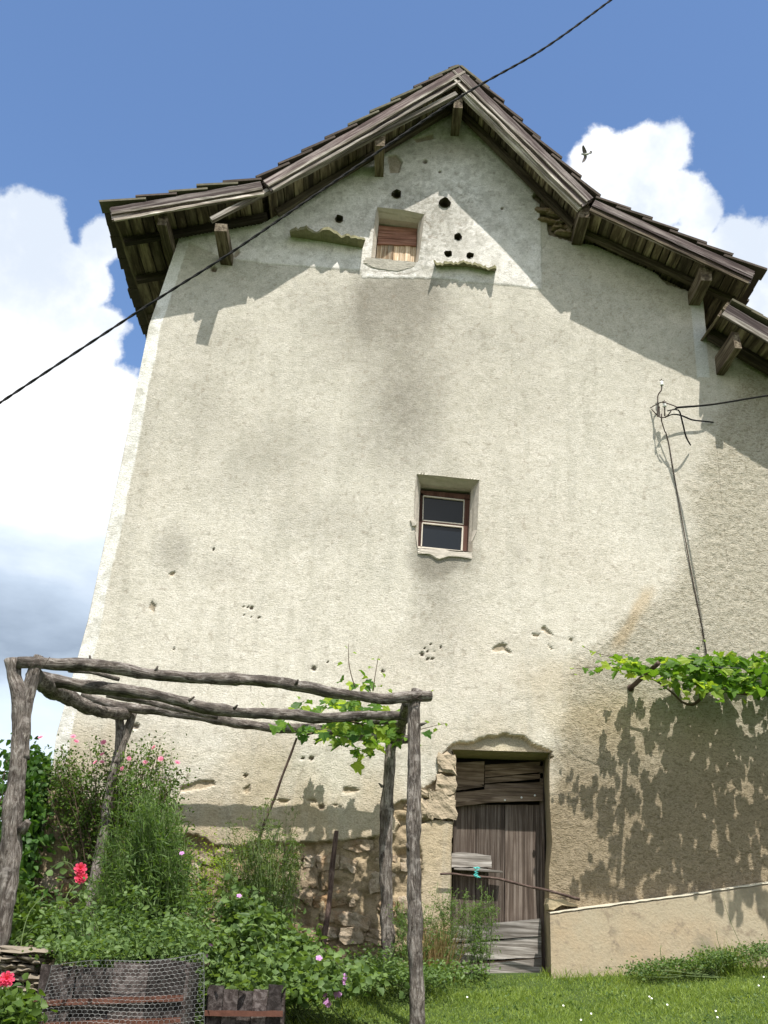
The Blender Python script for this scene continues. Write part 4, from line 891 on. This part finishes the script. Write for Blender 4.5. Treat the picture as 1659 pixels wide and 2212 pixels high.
for (cx_, cy_), (sx_, sy_), n in areas:
    for i in range(n):
        x, y = c5(cx_+rnd.gauss(0, .6)*sx_, cy_+rnd.gauss(0, .6)*sy_); vleaf(PV(x, y, rnd.uniform(.35, 1.35)), rnd.uniform(.09, .15), v1, rnd.random() < .18, .7)
for x, y, s in [(690, 400, .12), (690, 270, .07), (820, 325, .10), (770, 190, .05), (715, 145, .04), (912, 300, .06), (990, 345, .07), (970, 245, .045), (850, 420, .12), (970, 445, .06), (1040, 470, .06), (880, 380, .07), (1310, 790, .12), (1405, 770, .06), (1420, 722, .045), (1470, 725, .04), (1320, 720, .06), (1370, 480, .045), (350, 520, .06), (80, 575, .05), (930, 240, .04), (850, 970, .09), (870, 975, .08), (720, 900, .11)]:
    vleaf(PV(*c5(x, y), .9 if y > 450 else 1.2), s, v1, s < .08, .6)

v2 = thing('wall_vine', 'leafy grapevine trained on an iron arm right of the doorway', 'grapevine', PV(1659, 2080, .2))
arm = thing('vine_arm', 'angled rusty iron arm sticking out of the wall to hold the right-hand vine', 'bracket', PV(1362, 1487, 0))
tubes('arm', [[(Vector((2.80, .02, 4.17)), .022), (Vector((2.80, -.85, 4.17)), .02)]], M_pole, arm, 8)
tubes('arm_plate', [[(Vector((2.80, .01, 4.17)), .036), (Vector((2.80, -.016, 4.17)), .032)]], M_pole, arm, 10)
tubes('wire', [[(Vector((2.80, -.8, 4.18)), .0025), (Vector((6.5, -.8, 4.22)), .0025)], [(Vector((2.80, -.4, 4.18)), .0025), (Vector((6.5, -.4, 4.22)), .0025)]], M_wire, arm, 5)
tubes('stem', [logp([c8(*p) for p in [(480, 250), (600, 300), (700, 375), (740, 415), (800, 432), (850, 395), (900, 345), (960, 350), (1020, 362), (1120, 368), (1222, 368), (1400, 372), (1600, 380)]], .007, .024, .22, .2),
               logp([c8(*p) for p in [(1222, 368), (1300, 420), (1420, 560), (1500, 800), (1520, 1300), (1510, 2000)]], .022, .03, .5, .25),
               logp([c8(*p) for p in [(850, 110), (860, 60), (845, 10), (840, -40)]], .003, .0015, .5, .5), logp([c8(*p) for p in [(500, 200), (380, 170), (260, 140), (190, 105)]], .004, .002, .45, .4), logp([c8(*p) for p in [(420, 230), (300, 220), (200, 225), (120, 235)]], .004, .002, .5, .5)], M_cane, v2, 8, .1)
v2_ = v2
nleaf = 0
def v2leaf(x, y, of, s, young=False):
    global nleaf; nleaf += 1; vleaf(PV(*c8(x, y), of), s, v2, young, .55)
for i in range(330):
    x = 330+1080*rnd.random()**.8; mid = np.interp(x, [330, 600, 850, 1000, 1200, 1700], [200, 240, 250, 250, 255, 260]); hw = np.interp(x, [330, 500, 620, 850, 1000, 1200, 1700], [35, 45, 70, 95, 120, 110, 110])
    if x < 700 and rnd.random() < .2: continue
    if nleaf >= 270: break
    of = rnd.uniform(.12, .92); v2leaf(x, mid+rnd.uniform(-1, 1)*hw, of, rnd.uniform(.10, .165), rnd.random() < .12)
pp = []
for i in range(330):
    x = 700+940*rnd.random(); mid = np.interp(x, [680, 850, 1000, 1200, 1700], [255, 262, 262, 265, 270]); hw = np.interp(x, [680, 850, 1000, 1200, 1700], [45, 85, 105, 105, 105]); pp.append(P(*c8(x, mid+rnd.uniform(-1, 1)*hw), rnd.uniform(.08, .80 if x < 1050 else 1.05)))
pp = np.array(pp); leaves('foliage', pp, unit(rand_dirs(len(pp))*np.array([1, 1, .5])+np.array([0, -.2, -.35])), rs.uniform(.07, .12, len(pp)), rs.uniform(.06, .11, len(pp)), M_vine, v2, N=unit(rand_dirs(len(pp))*.6+np.array([0, -.2, 1.])), kind='stuff')
for x, y, s in [(120, 230, .05), (140, 262, .04), (200, 225, .09), (185, 105, .04), (235, 130, .06), (260, 140, .07), (280, 150, .05), (290, 190, .08), (275, 250, .12), (250, 250, .08), (330, 200, .11), (360, 190, .09), (400, 170, .10), (410, 225, .12), (440, 200, .09), (470, 220, .09), (430, 150, .04), (630, 345, .12), (745, 350, .13), (785, 405, .10), (970, 415, .12), (1080, 400, .08), (1070, 330, .12), (815, 115, .07), (860, 70, .045), (720, 250, .1), (560, 260, .1)]:
    v2leaf(x, y, .75 if y > 300 else .5, s, s < .07)

# ================================================================== GARDEN PLANTS
def cloud(cx_, cy_, sx_, sy_, off, so_, n):      # points scattered about a picture place at a real distance before the wall
    out = []
    for i in range(n):
        out.append(P(cx_+rnd.gauss(0, .5)*sx_, cy_+rnd.gauss(0, .5)*sy_, off+rnd.gauss(0, .5)*so_))
    return np.array(out)
def shoots(base, tips, r0, r1, n=6, bend=.12, sag=0.):
    """stems from a base area to tip points; returns paths and sample points"""
    paths = []
    for t in tips:
        b = base(); t = Vector(t); m1 = b.lerp(t, .5)+Vector((rnd.gauss(0, bend), rnd.gauss(0, bend), rnd.gauss(0, bend*.3)+sag))
        pt_ = []
        for i in range(n+1): s_ = i/n; pt_.append((b*(1-s_)**2+m1*2*s_*(1-s_)+t*s_*s_, r0+(r1-r0)*s_))
        paths.append(pt_)
    return paths
def along_paths(paths, per, lo=.35, spread=.02):
    Pn, Dn = [], []
    for p in paths:
        for k in range(per):
            s_ = lo+(1-lo)*rnd.random()**.8; i = min(len(p)-2, int(s_*(len(p)-1))); fr = s_*(len(p)-1)-i; q = p[i][0].lerp(p[i+1][0], fr); d = (p[i+1][0]-p[i][0]).normalized()
            Pn.append(q+Vector((rnd.gauss(0, spread), rnd.gauss(0, spread), rnd.gauss(0, spread)))); Dn.append(d)
    return np.array([tuple(q) for q in Pn]), np.array([tuple(q) for q in Dn])
def flower_mesh(name, m, n1=7, r=1., cup=.5):
    v, fc = [], []; tint = []
    for ring, (nn, rr, hz) in enumerate([(n1, 1., .15), (n1-1, .72, .35), (max(3, n1-3), .42, .5)]):
        for i in range(nn):
            a = 2*math.pi*i/nn+ring*.5; w_ = math.pi/nn*1.25; b = len(v); h = hz*cup
            pts = [(0, 0, 0), (rr*.6*math.cos(a-w_), rr*.6*math.sin(a-w_), h*.7), (rr*math.cos(a-w_*.5), rr*math.sin(a-w_*.5), h*1.4), (rr*1.05*math.cos(a), rr*1.05*math.sin(a), h*1.2), (rr*math.cos(a+w_*.5), rr*math.sin(a+w_*.5), h*1.4), (rr*.6*math.cos(a+w_), rr*.6*math.sin(a+w_), h*.7)]
            v += pts; fc.append(tuple(range(b, b+6))); tint += [.25*ring, .3, .9, 1, .9, .3]
    me = mesh(name, v, fc, m); me.attributes.new('tint', 'FLOAT', 'POINT').data.foreach_set('value', tint); return me
FP, FR, FV = flower_mesh('flower', M_pink), flower_mesh('flower', M_red, 8, cup=1.3), flower_mesh('flower', M_purp, 5, cup=.3)
def flower(me, p, s, parent, face=None):
    z = (face or Vector((rnd.gauss(0, .4), -.9, .6+rnd.gauss(0, .3)))).normalized(); q = z.to_track_quat('Z', 'Y').to_matrix().to_4x4()
    return link('flower', me, parent, Matrix.Translation(Vector(p)) @ q @ Matrix.Diagonal((s, s, s, 1)))
def G(x, off, dz=0.): return Vector((x, -off, float(gz(x, -off))+dz))

# pink rose bush at the corner
rb = thing('pink_rose_bush', 'tall straggly rose bush with small pink flowers at the left corner', 'rose bush', G(-1.7, .7))
tips = [PV(rnd.uniform(95, 405), 0, .8) for _ in range(0)]
prof = lambda x: np.interp(x, [80, 140, 200, 270, 330, 390, 415], [1640, 1600, 1585, 1620, 1590, 1620, 1690])
tips = []
for i in range(84):
    x = rnd.uniform(85, 412); y = prof(x)+abs(rnd.gauss(0, 60)); tips.append(PV(x, y, rnd.uniform(.05, .45)))
bb = lambda: PV(rnd.uniform(190, 300), 2000, rnd.uniform(.12, .3))
paths = shoots(bb, tips, .007, .0018, 8, .10, .05); paths = [[(Vector((q.x, min(q.y, -.03), q.z)), r_) for q, r_ in p_] for p_ in paths]; tubes('canes', paths, M_cane, rb, 5, kind='stuff')
Pn, Dn = along_paths(paths, 95, .42, .055); leaves('foliage', Pn, unit(Dn*.5+rand_dirs(len(Pn), .2)), rs.uniform(.02, .042, len(Pn)), rs.uniform(.012, .022, len(Pn)), M_rose, rb, kind='stuff')
for x, y in [c3(*p) for p in [(430, 640), (448, 668), (608, 675), (560, 792), (600, 790), (600, 745), (903, 705), (945, 772), (853, 793), (1043, 793), (758, 770), (718, 828), (238, 645)]]:
    flower(FP, PV(x, y, rnd.uniform(.42, .55)), rnd.uniform(.018, .027), rb)

# dark shrub by the corner, left
hs = thing('dark_shrub', 'dense dark green broad leaved shrub left of the house corner', 'shrub', G(-2.9, .2))
Pn = np.concatenate([cloud(40, 1830, 60, 130, -.1, .5, 2600), cloud(60, 1680, 50, 60, -.2, .4, 1300), cloud(20, 1960, 50, 90, .3, .5, 1500), cloud(85, 1740, 40, 70, -.1, .3, 700)])
k = (Pn[:, 0] < -2.36) | (Pn[:, 1] < -.1); Pn = Pn[k]
leaves('foliage', Pn, rand_dirs(len(Pn), -.1), rs.uniform(.05, .085, len(Pn)), rs.uniform(.035, .055, len(Pn)), M_hedge, hs, kind='stuff')
tubes('branches', shoots(lambda: G(-2.9+rnd.gauss(0, .1), .15), [Vector(Pn[rnd.randrange(len(Pn))]) for _ in range(30)], .02, .004, 6, .08), M_cane, hs, 5, kind='stuff')

# grassy feathery clump under the rose
fc_ = thing('feathery_clump', 'big clump of fine feathery green stems between the left posts', 'plant', G(-1.25, .9))
tips = []
for i in range(280):
    x = rnd.gauss(318, 66); y = np.interp(abs(x-325), [0, 60, 100, 180], [1740, 1785, 1880, 1960])+rnd.gauss(25, 58); tips.append(PV(x, y, rnd.uniform(.7, 1.5)))
paths = shoots(lambda: G(rnd.gauss(-1.15, .22), rnd.uniform(.8, 1.3)), tips, .0035, .0012, 7, .06, .04); tubes('stems', paths, M_stem, fc_, 4, kind='stuff')
Pn, Dn = along_paths(paths, 62, .12, .012); leaves('foliage', Pn, unit(Dn*.7+rand_dirs(len(Pn), .1)), rs.uniform(.04, .10, len(Pn)), rs.uniform(.005, .010, len(Pn)), M_feath, fc_, shape='blade', droop=.2, kind='stuff')

# fennel
fe = thing('fennel', 'feathery fennel with yellow-green heads left of the dark stake', 'plant', G(.0, .6))
tips = []
for i in range(120):
    x = rnd.uniform(478, 652); y = np.interp(x, [478, 540, 600, 652], [1850, 1795, 1775, 1835])+rnd.gauss(22, 40); tips.append(PV(x, y, rnd.uniform(.4, .9)))
paths = shoots(lambda: G(rnd.gauss(-.35, .13), rnd.uniform(.5, .9)), tips, .005, .0015, 7, .05, .03); tubes('stems', paths, M_stem, fe, 5, kind='stuff')
Pn, Dn = along_paths(paths, 85, .10, .026); leaves('foliage', Pn, unit(Dn*.4+rand_dirs(len(Pn), .1)), rs.uniform(.02, .055, len(Pn)), rs.uniform(.004, .008, len(Pn)), M_fenn, fe, shape='blade', droop=.15, kind='stuff')
hp, hd = [], []
for p in paths[:46]:
    t = p[-1][0]
    for k in range(34): a = rnd.uniform(0, 6.28); r_ = .045*math.sqrt(rnd.random()); hp.append((t.x+r_*math.cos(a), t.y+r_*math.sin(a), t.z+rnd.uniform(-.012, .006))); hd.append((math.cos(a), math.sin(a), .8))
leaves('flower_heads', hp, hd, .014, .008, M_fenn, fe, shape='blade', kind='stuff')

def leafy(name, label, cat, specs, m, lf_, base, seed_parts=0, nst=26, group=None):
    t = thing(name, label, cat, base); pts = np.concatenate([cloud(*s) for s in specs])
    g_ = gz(pts[:, 0], pts[:, 1]); pts = pts[pts[:, 2] > g_+.01]
    leaves('foliage', pts, unit(rand_dirs(len(pts), .3)*np.array([1, 1, .6])+np.array([0, -.35, .1])), rs.uniform(*lf_[0], len(pts)), rs.uniform(*lf_[1], len(pts)), m, t, kind='stuff')
    bs_ = Vector(base); tubes('stems', shoots(lambda: bs_+Vector((rnd.gauss(0, .12), rnd.gauss(0, .1), 0)), [Vector(pts[rnd.randrange(len(pts))]) for _ in range(nst)], .004, .0015, 6, .05), M_stem, t, 5, kind='stuff'); return t
mal = leafy('mallow', 'spreading bright green mallow with violet flowers beside the bare planter', 'plant', [(600, 2090, 130, 42, 1.7, .5, 1900), (520, 2040, 100, 50, 1.4, .4, 900), (700, 2118, 110, 34, 1.7, .4, 1000), (585, 2000, 40, 50, 1.4, .2, 200), (660, 2050, 40, 50, 1.5, .2, 250), (600, 2135, 130, 30, 2.1, .3, 1000), (520, 1975, 50, 60, 1.1, .3, 500)], M_mall, ((.035, .065), (.032, .058)), G(.0, 1.5))
for q in [(590, 1115), (622, 1340), (625, 1370), (715, 1365), (730, 1372), (640, 1420), (655, 1440), (770, 1245), (772, 1285), (705, 1380)]: flower(FV, PV(*c6(*q), 2.05), .022, mal)
for q in [(1195, 870), (1185, 940), (1240, 945), (1215, 1015), (1405, 655), (1068, 405)]: flower(FV, PV(*c4(*q), 1.75), .018, mal)
leafy('herb_patch', 'low bright green herbs growing over the back of the wired planter', 'plant', [(250, 2040, 160, 30, 2.3, .5, 1100), (160, 2055, 90, 30, 2.8, .3, 600), (340, 2020, 120, 44, 2.0, .4, 800), (210, 1995, 100, 40, 1.9, .3, 500), (400, 2035, 60, 60, 2.4, .3, 450), (175, 1985, 30, 70, 2.2, .2, 200), (290, 1965, 40, 80, 1.9, .2, 260), (425, 1970, 40, 80, 1.7, .2, 260), (120, 1995, 30, 70, 2.5, .2, 160)], M_mall, ((.018, .055), (.012, .034)), G(-1.2, 2.2))
leafy('post_weeds', 'mixed weeds crowding the foot of the back right pergola post', 'plant', [(850, 2098, 110, 26, .8, .5, 1700), (930, 2105, 60, 20, .6, .5, 700), (790, 2085, 60, 40, .8, .4, 700), (1010, 2095, 50, 18, .3, .3, 300)], M_mall, ((.022, .05), (.012, .024)), G(.7, .7))
leafy('lime_seedling', 'pale lime green young plant against the sunlit rubble', 'plant', [(440, 1900, 80, 90, .35, .2, 700), (470, 1860, 40, 40, .3, .1, 200)], M_vine2, ((.015, .028), (.012, .022)), G(-.75, .3))
leafy('corner_weeds', 'leafy weeds under the dark shrub beside the low stone wall', 'plant', [(25, 1960, 50, 60, 1.2, .5, 700), (10, 2190, 50, 40, 3.4, .2, 500), (40, 2180, 50, 40, 3.2, .2, 300), (120, 2000, 70, 40, 1.5, .4, 500)], M_rose, ((.035, .075), (.03, .055)), G(-2.5, 1.8))
leafy('plinth_weeds', 'low clover and weeds along the foot of the ochre plinth', 'plant', [(1480, 2082, 90, 16, .35, .2, 1000), (1400, 2095, 60, 14, .4, .2, 500), (1560, 2068, 70, 18, .35, .2, 900), (1650, 2050, 60, 18, .3, .2, 700)], M_mall, ((.018, .035), (.01, .02)), G(3.2, .35))
leafy('leafy_sprout', 'upright plant with long pointed leaves rising above the mallow', 'plant', [(548, 2000, 30, 30, 1.7, .1, 46), (556, 1980, 20, 20, 1.7, .1, 26)], M_mall, ((.08, .13), (.025, .04)), G(-.05, 1.7), nst=6)

# red roses on long stems in the foreground left
rr_ = thing('red_rose', 'crimson double rose on a long leafy stem in front of the wall', 'rose', G(-1.9, 2.3))
pth = [logp([c4(*p) for p in [(330, 1100), (340, 950), (360, 780), (400, 640), (470, 560)]], .004, .003, 2.3, 2.0), logp([c4(*p) for p in [(110, 1150), (130, 900), (180, 740), (260, 660)]], .003, .002, 2.6, 2.4), logp([c4(*p) for p in [(470, 560), (420, 470), (350, 460), (250, 540)]], .003, .002, 2.0, 2.0)]
tubes('stem', pth, M_stem, rr_, 6)
for q, s in (((472, 500), .042), ((470, 555), .038), ((490, 548), .03)): flower(FR, PV(*c4(*q), 2.05), s, rr_, Vector((rnd.gauss(.1, .2), -1, .35)))
rosl = [c4(*p) for p in [(410, 385), (440, 380), (310, 455), (270, 365), (380, 465), (430, 560), (390, 545), (330, 660), (260, 640), (320, 720), (330, 750), (400, 700), (280, 540), (230, 600), (450, 640), (350, 520)]]
pp = np.array([P(x, y, 2.0+rnd.uniform(-.1, .2)) for x, y in rosl]); leaves('leaf_spray', pp, unit(rand_dirs(len(pp))*np.array([1, .4, .5])), rs.uniform(.06, .09, len(pp)), rs.uniform(.035, .05, len(pp)), M_mall, rr_, kind='stuff')
r2 = thing('red_rose', 'crimson rose low at the left edge beside the low stone wall', 'rose', G(-2.6, 3.2))
flower(FR, PV(*c4(40, 1148), 3.3), .04, r2, Vector((.2, -1, .3))); flower(FR, PV(*c4(14, 1160), 3.3), .03, r2); tubes('stem', [logp([c4(30, 1165), c4(10, 1280), c4(0, 1450)], .004, .005, 3.3, 3.3)], M_stem, r2, 6)
pp = np.array([P(*c4(rnd.uniform(0, 70), rnd.uniform(1180, 1400)), 3.3) for _ in range(24)]); leaves('leaf_spray', pp, rand_dirs(24), .07, .04, M_mall, r2, kind='stuff')

# airy weeds before the door and by its jamb
def airy(label, x0_, x1_, ytop, off, n, per, base, m=M_feath, ln=(.015, .04)):
    t = thing('wispy_weed', label, 'plant', base); tips = [PV(rnd.uniform(x0_, x1_), ytop+abs(rnd.gauss(0, 55)), off+rnd.uniform(-.08, .08)) for _ in range(n)]
    b = Vector(base); ps = shoots(lambda: b+Vector((rnd.gauss(0, .1), rnd.gauss(0, .05), 0)), tips, .003, .0012, 7, .03); tubes('stems', ps, M_stem, t, 4, kind='stuff')
    side = []
    for p in ps:
        for _ in range(7): i = rnd.randrange(2, 7); a = p[i][0]; side.append([(a, .0013), (a+Vector((rnd.gauss(0, .07), rnd.gauss(0, .03), rnd.uniform(.02, .09))), .0008)])
    tubes('twigs', side, M_stem, t, 3, kind='stuff')
    Pn, Dn = along_paths(ps+side, per, .2, .012); leaves('foliage', Pn, unit(Dn*.4+rand_dirs(len(Pn))), rs.uniform(*ln, len(Pn)), rs.uniform(.004, .009, len(Pn)), m, t, kind='stuff'); return t
airy('thin wispy weed with tiny leaves growing before the old door', 985, 1085, 1900, .15, 22, 14, G(1.35, .15)); airy('sparse green weed at the left jamb of the doorway', 925, 990, 1900, .2, 16, 12, G(1.05, .2))
airy('airy weed between the two right pergola posts', 855, 930, 1930, .5, 14, 12, G(.75, .5))
dg = thing('dry_grass', 'tuft of straw coloured dry grass at the left foot of the doorway', 'grass tuft', G(1.02, .15))
n = 320; b0 = np.array([[rnd.gauss(1.0, .09), -rnd.uniform(.08, .25), 0] for _ in range(n)]); b0[:, 2] = gz(b0[:, 0], b0[:, 1])
leaves('blades', b0, unit(np.stack([rs.normal(0, .28, n), rs.normal(0, .2, n), np.ones(n)], 1)), rs.uniform(.2, .62, n), .006, M_straw, dg, droop=.15, shape='blade', kind='stuff')
gt = thing('grass_tuft', 'tall grass tuft standing against the plinth at the right', 'grass tuft', G(3.4, .3))
n = 240; b0 = np.array([[rnd.gauss(3.42, .1), -rnd.uniform(.2, .42), 0] for _ in range(n)]); b0[:, 2] = gz(b0[:, 0], b0[:, 1])
leaves('blades', b0, unit(np.stack([rs.normal(-.15, .45, n), rs.normal(0, .25, n), np.ones(n)], 1)), rs.uniform(.12, .42, n), .006, M_grass, gt, droop=.3, shape='blade', kind='stuff')
tubes('seed_stalks', [logp([c8(1070, 1770), c8(1020, 1660), c8(985, 1560), c8(972, 1500)], .002, .001, .3, .35), logp([c8(960, 1800), c8(940, 1740), c8(935, 1690)], .002, .002, .3, .35), logp([c8(630, 1860), c8(620, 1800), c8(626, 1775)], .003, .003, .3, .3)], M_stem, gt, 4, kind='stuff')

# lawn
n = 95000; gx = rs.uniform(-.6, 5.6, n); gy = -rs.uniform(.02, 1., n)**1.0*2.9
k = ~((gx < .9) & (gy > -.5)) & ~((gx > 2.0) & (gy > -.16)); gx, gy = gx[k], gy[k]; n = len(gx)
dn = fbm(gx, gy, 2.5, 3, 40); b0 = np.stack([gx, gy, gz(gx, gy)-.004], 1); hl = (.018+.085*dn**2*1.3)*rs.uniform(.45, 1.3, n); edge = np.exp(-((gy+.05)/.16)**2)*(gx > 1.9)+np.exp(-((gy+.18)/.12)**2)*(gx > 2)*1.; hl *= 1+1.5*edge*rs.rand(n)
leaves('lawn_grass', b0, unit(np.stack([rs.normal(0, .5, n), rs.normal(0, .5, n), np.ones(n)], 1)), hl, rs.uniform(.0035, .0065, n), M_grass, None, droop=.25, shape='blade', kind='stuff', label='short mown green grass before the house', category='grass')
n = 5200; gx = rs.uniform(.2, 5.4, n); gy = -rs.uniform(.3, 2.9, n); k = fbm(gx, gy, 3.5, 3, 50) > .53; gx, gy = gx[k], gy[k]; n = len(gx)
leaves('clover', np.stack([gx, gy, gz(gx, gy)+.012+rs.rand(n)*.02], 1), unit(rand_dirs(n)*np.array([1, 1, .25])), rs.uniform(.014, .028, n), rs.uniform(.012, .024, n), M_mall, None, kind='stuff', label='patches of clover leaves scattered through the lawn', category='clover')
dz = [(1183, 1385, c6), (1635, 1390, c6), (573, 2070, c8), (660, 2105, c8), (235, 2155, c8), (178, 2190, c8), (1170, 1998, c8), (930, 2140, c8), (1198, 1950, c8), (940, 2175, c8), (560, 2060, c8), (80, 2110, c8)]
FWm = mesh('petals', [(0, 0, 0)]+[(math.cos(a)*(1 if i % 2 else .7), math.sin(a)*(1 if i % 2 else .7), .12) for i, a in enumerate([i*math.pi/8 for i in range(16)])], [(0, 1+i, 1+(i+1) % 16) for i in range(16)], M_white)
FYm = mesh('centre', [(.3*math.cos(a), .3*math.sin(a), .1) for a in [i*1.05 for i in range(6)]]+[(0, 0, .25)], [(i, (i+1) % 6, 6) for i in range(6)], M_yel)
def ground_hit(x, y):
    d = FW*f+RT*(x-CX)+UP*(CY-y); best = None
    for t in np.linspace(5.5, 9.39, 400):
        p = CAM+d*(t/d[1])
        if p[2] < gz(p[0], p[1])+.05: return p
    return p
dp = [ground_hit(*cf(x, y)) for x, y, cf in dz]
DL = ['small white daisy just left of the front right pergola post', 'small white daisy right of the front post, below the doorway weeds', 'small white daisy below the plinth, nearer the wall of the middle pair', 'small white daisy in mid lawn, right hand one of the middle pair', 'small white daisy near the bottom edge of the picture below the door side', 'lowest small white daisy, at the bottom edge of the photo', 'small white daisy at the right edge, second from the top', 'white daisy lowest on the right side of the lawn', 'small white daisy at the right edge, nearest the wall', 'white daisy low on the right side beside its lower neighbour', 'white daisy in mid lawn, left hand one of the middle pair', 'small white daisy in grass straight below the doorway']
for i, p in enumerate(dp):
    d_ = thing('daisy', DL[i], 'daisy', p, 'white daisies in the lawn'); mw = Matrix.Translation(Vector(p)) @ Matrix.Rotation(.9, 4, 'X') @ Matrix.Diagonal((.008, .008, .008, 1))
    link('petals', FWm, d_, mw); link('centre', FYm, d_, mw); tubes('stalk', [[(Vector(p), .001), (Vector(p)-Vector((0, 0, .06)), .001)]], M_stem, d_, 4)

# ================================================================== PLANTERS, CHICKEN WIRE, LOW STONE WALL
def planter(label, xa, xb, ytop, off, n, depth, hgt, strap_y, group=None):
    a, b = PV(xa, ytop[0], off), PV(xb, ytop[1], off); t = thing('planter', label, 'planter', ((a.x+b.x)/2, a.y+depth/2, a.z-hgt), group); rt = (b-a); Lw = rt.length
    for s in range(n):
        u0, u1 = s/n, (s+1)/n; m_ = a.lerp(b, (u0+u1)/2); tp = m_+Vector((0, rnd.uniform(-.008, .008), rnd.uniform(-.02, .02))); bt = Vector((m_.x, m_.y, m_.z-hgt))
        beam('stave', bt, tp, Lw/n*.97, .028, M_tub, t, Vector((0, 1, 0)), .003, 4)
    for sx in (a, b):
        for s in range(3): q = sx+Vector((0, depth*(s+.5)/3, 0)); beam('stave', q-Vector((0, 0, hgt)), q, .028, depth/3*.97, M_tub, t, Vector((0, 1, 0)), .003, 3)
    beam('back_board', a+Vector((0, depth, -hgt)), a+Vector((0, depth, 0))+Vector((0, 0, 0)), .03, .03, M_tub, t, Vector((0, 1, 0)))
    beam('back_board', a+Vector((0, depth, -.3)), b+Vector((0, depth, -.3)), .03, .28, M_tub, t)
    for sy in strap_y: beam('strap', a+Vector((-.01, -.02, -sy)), b+Vector((.01, -.02, -sy)), .006, .03, M_rust, t, Vector((0, 0, 1)), .002, 8)
    quadobj('soil', [tuple(a+Vector((0, .02, -.06))), tuple(b+Vector((0, .02, -.06))), tuple(b+Vector((0, depth, -.04))), tuple(a+Vector((0, depth, -.04)))], M_soil, t); return t
planter('dark wooden planter with rusty strap behind chicken wire', 88, 402, (2088, 2078), 3.0, 4, .6, .6, (.20, .31), None)
planter('dark wooden planter with rusty strap under the mallow without wire', 452, 612, (2132, 2134), 2.5, 5, .5, .6, (.155,), None)
# hexagonal wire
cw = thing('chicken_wire', 'sheet of galvanised hexagonal chicken wire leaning on the left planter', 'wire mesh', PV(240, 2212, 3.2))
TL, TR_, BL_, BR_ = PV(112, 2086, 3.1), PV(440, 2062, 3.05), PV(60, 2260, 3.16), PV(442, 2260, 3.16)
W_, H_ = (TR_-TL).length, .46; cs = .027; ps = []
def wp(u, v_): u, v_ = u/W_, v_/H_; p = TL.lerp(TR_, u).lerp(BL_.lerp(BR_, u), v_); return p+Vector((0, .022*math.sin(u*9+v_*3)+.012*math.sin(v_*11+u*4), .012*math.sin(u*7)))
nr, nc = int(H_/(cs*.78))+1, int(W_/cs)+1
for r_i in range(nr):
    for ci in range(nc):
        cx_ = ci*cs+(cs/2 if r_i % 2 else 0); cy_ = r_i*cs*.78; q = [(cx_-cs/2, cy_+cs*.18), (cx_, cy_), (cx_+cs/2, cy_+cs*.18)]; dn_ = (cx_-cs/2, cy_+cs*.60)
        ps.append([(wp(min(W_, max(0, x)), min(H_, y)), .0008) for x, y in q]); ps.append([(wp(min(W_, max(0, q[0][0])), min(H_, q[0][1])), .0012), (wp(min(W_, max(0, dn_[0])), min(H_, dn_[1])), .0012)])
tubes('mesh_wire', ps, M_wire, cw, 3, smooth=False, caps=False, kind='stuff')
tubes('edge_wire', [[(wp(W_*i/20, 0), .0016) for i in range(21)], [(wp(0, H_*i/10), .0016) for i in range(11)], [(wp(W_, H_*i/10), .0016) for i in range(11)]], M_wire, cw, 4)
M_lwall = plain('grey_field_stone', (.20, .17, .13), .45, 14, .95, .01)
lw = thing('low_stone_wall', 'low dry wall of flat pale stones at the bottom left', 'wall', PV(40, 2180, 3.0))
for q in [(15, 950, 265, 1010), (0, 1008, 120, 1050), (110, 1010, 235, 1055), (0, 1052, 90, 1100), (85, 1055, 200, 1110), (0, 1100, 130, 1160), (120, 1110, 240, 1170), (0, 1165, 100, 1240), (95, 1175, 230, 1250), (-60, 1000, 30, 1050), (-80, 960, 10, 1005)]:
    a, b = P(*c4(q[0], q[1]), 2.9), P(*c4(q[2], q[3]), 2.9); rock(((a[0]+b[0])/2, -2.75, (a[2]+b[2])/2), b[0]-a[0], .34, abs(b[2]-a[2])*1.05, parent=lw, m=M_lwall, tilt=rnd.uniform(-.04, .06))
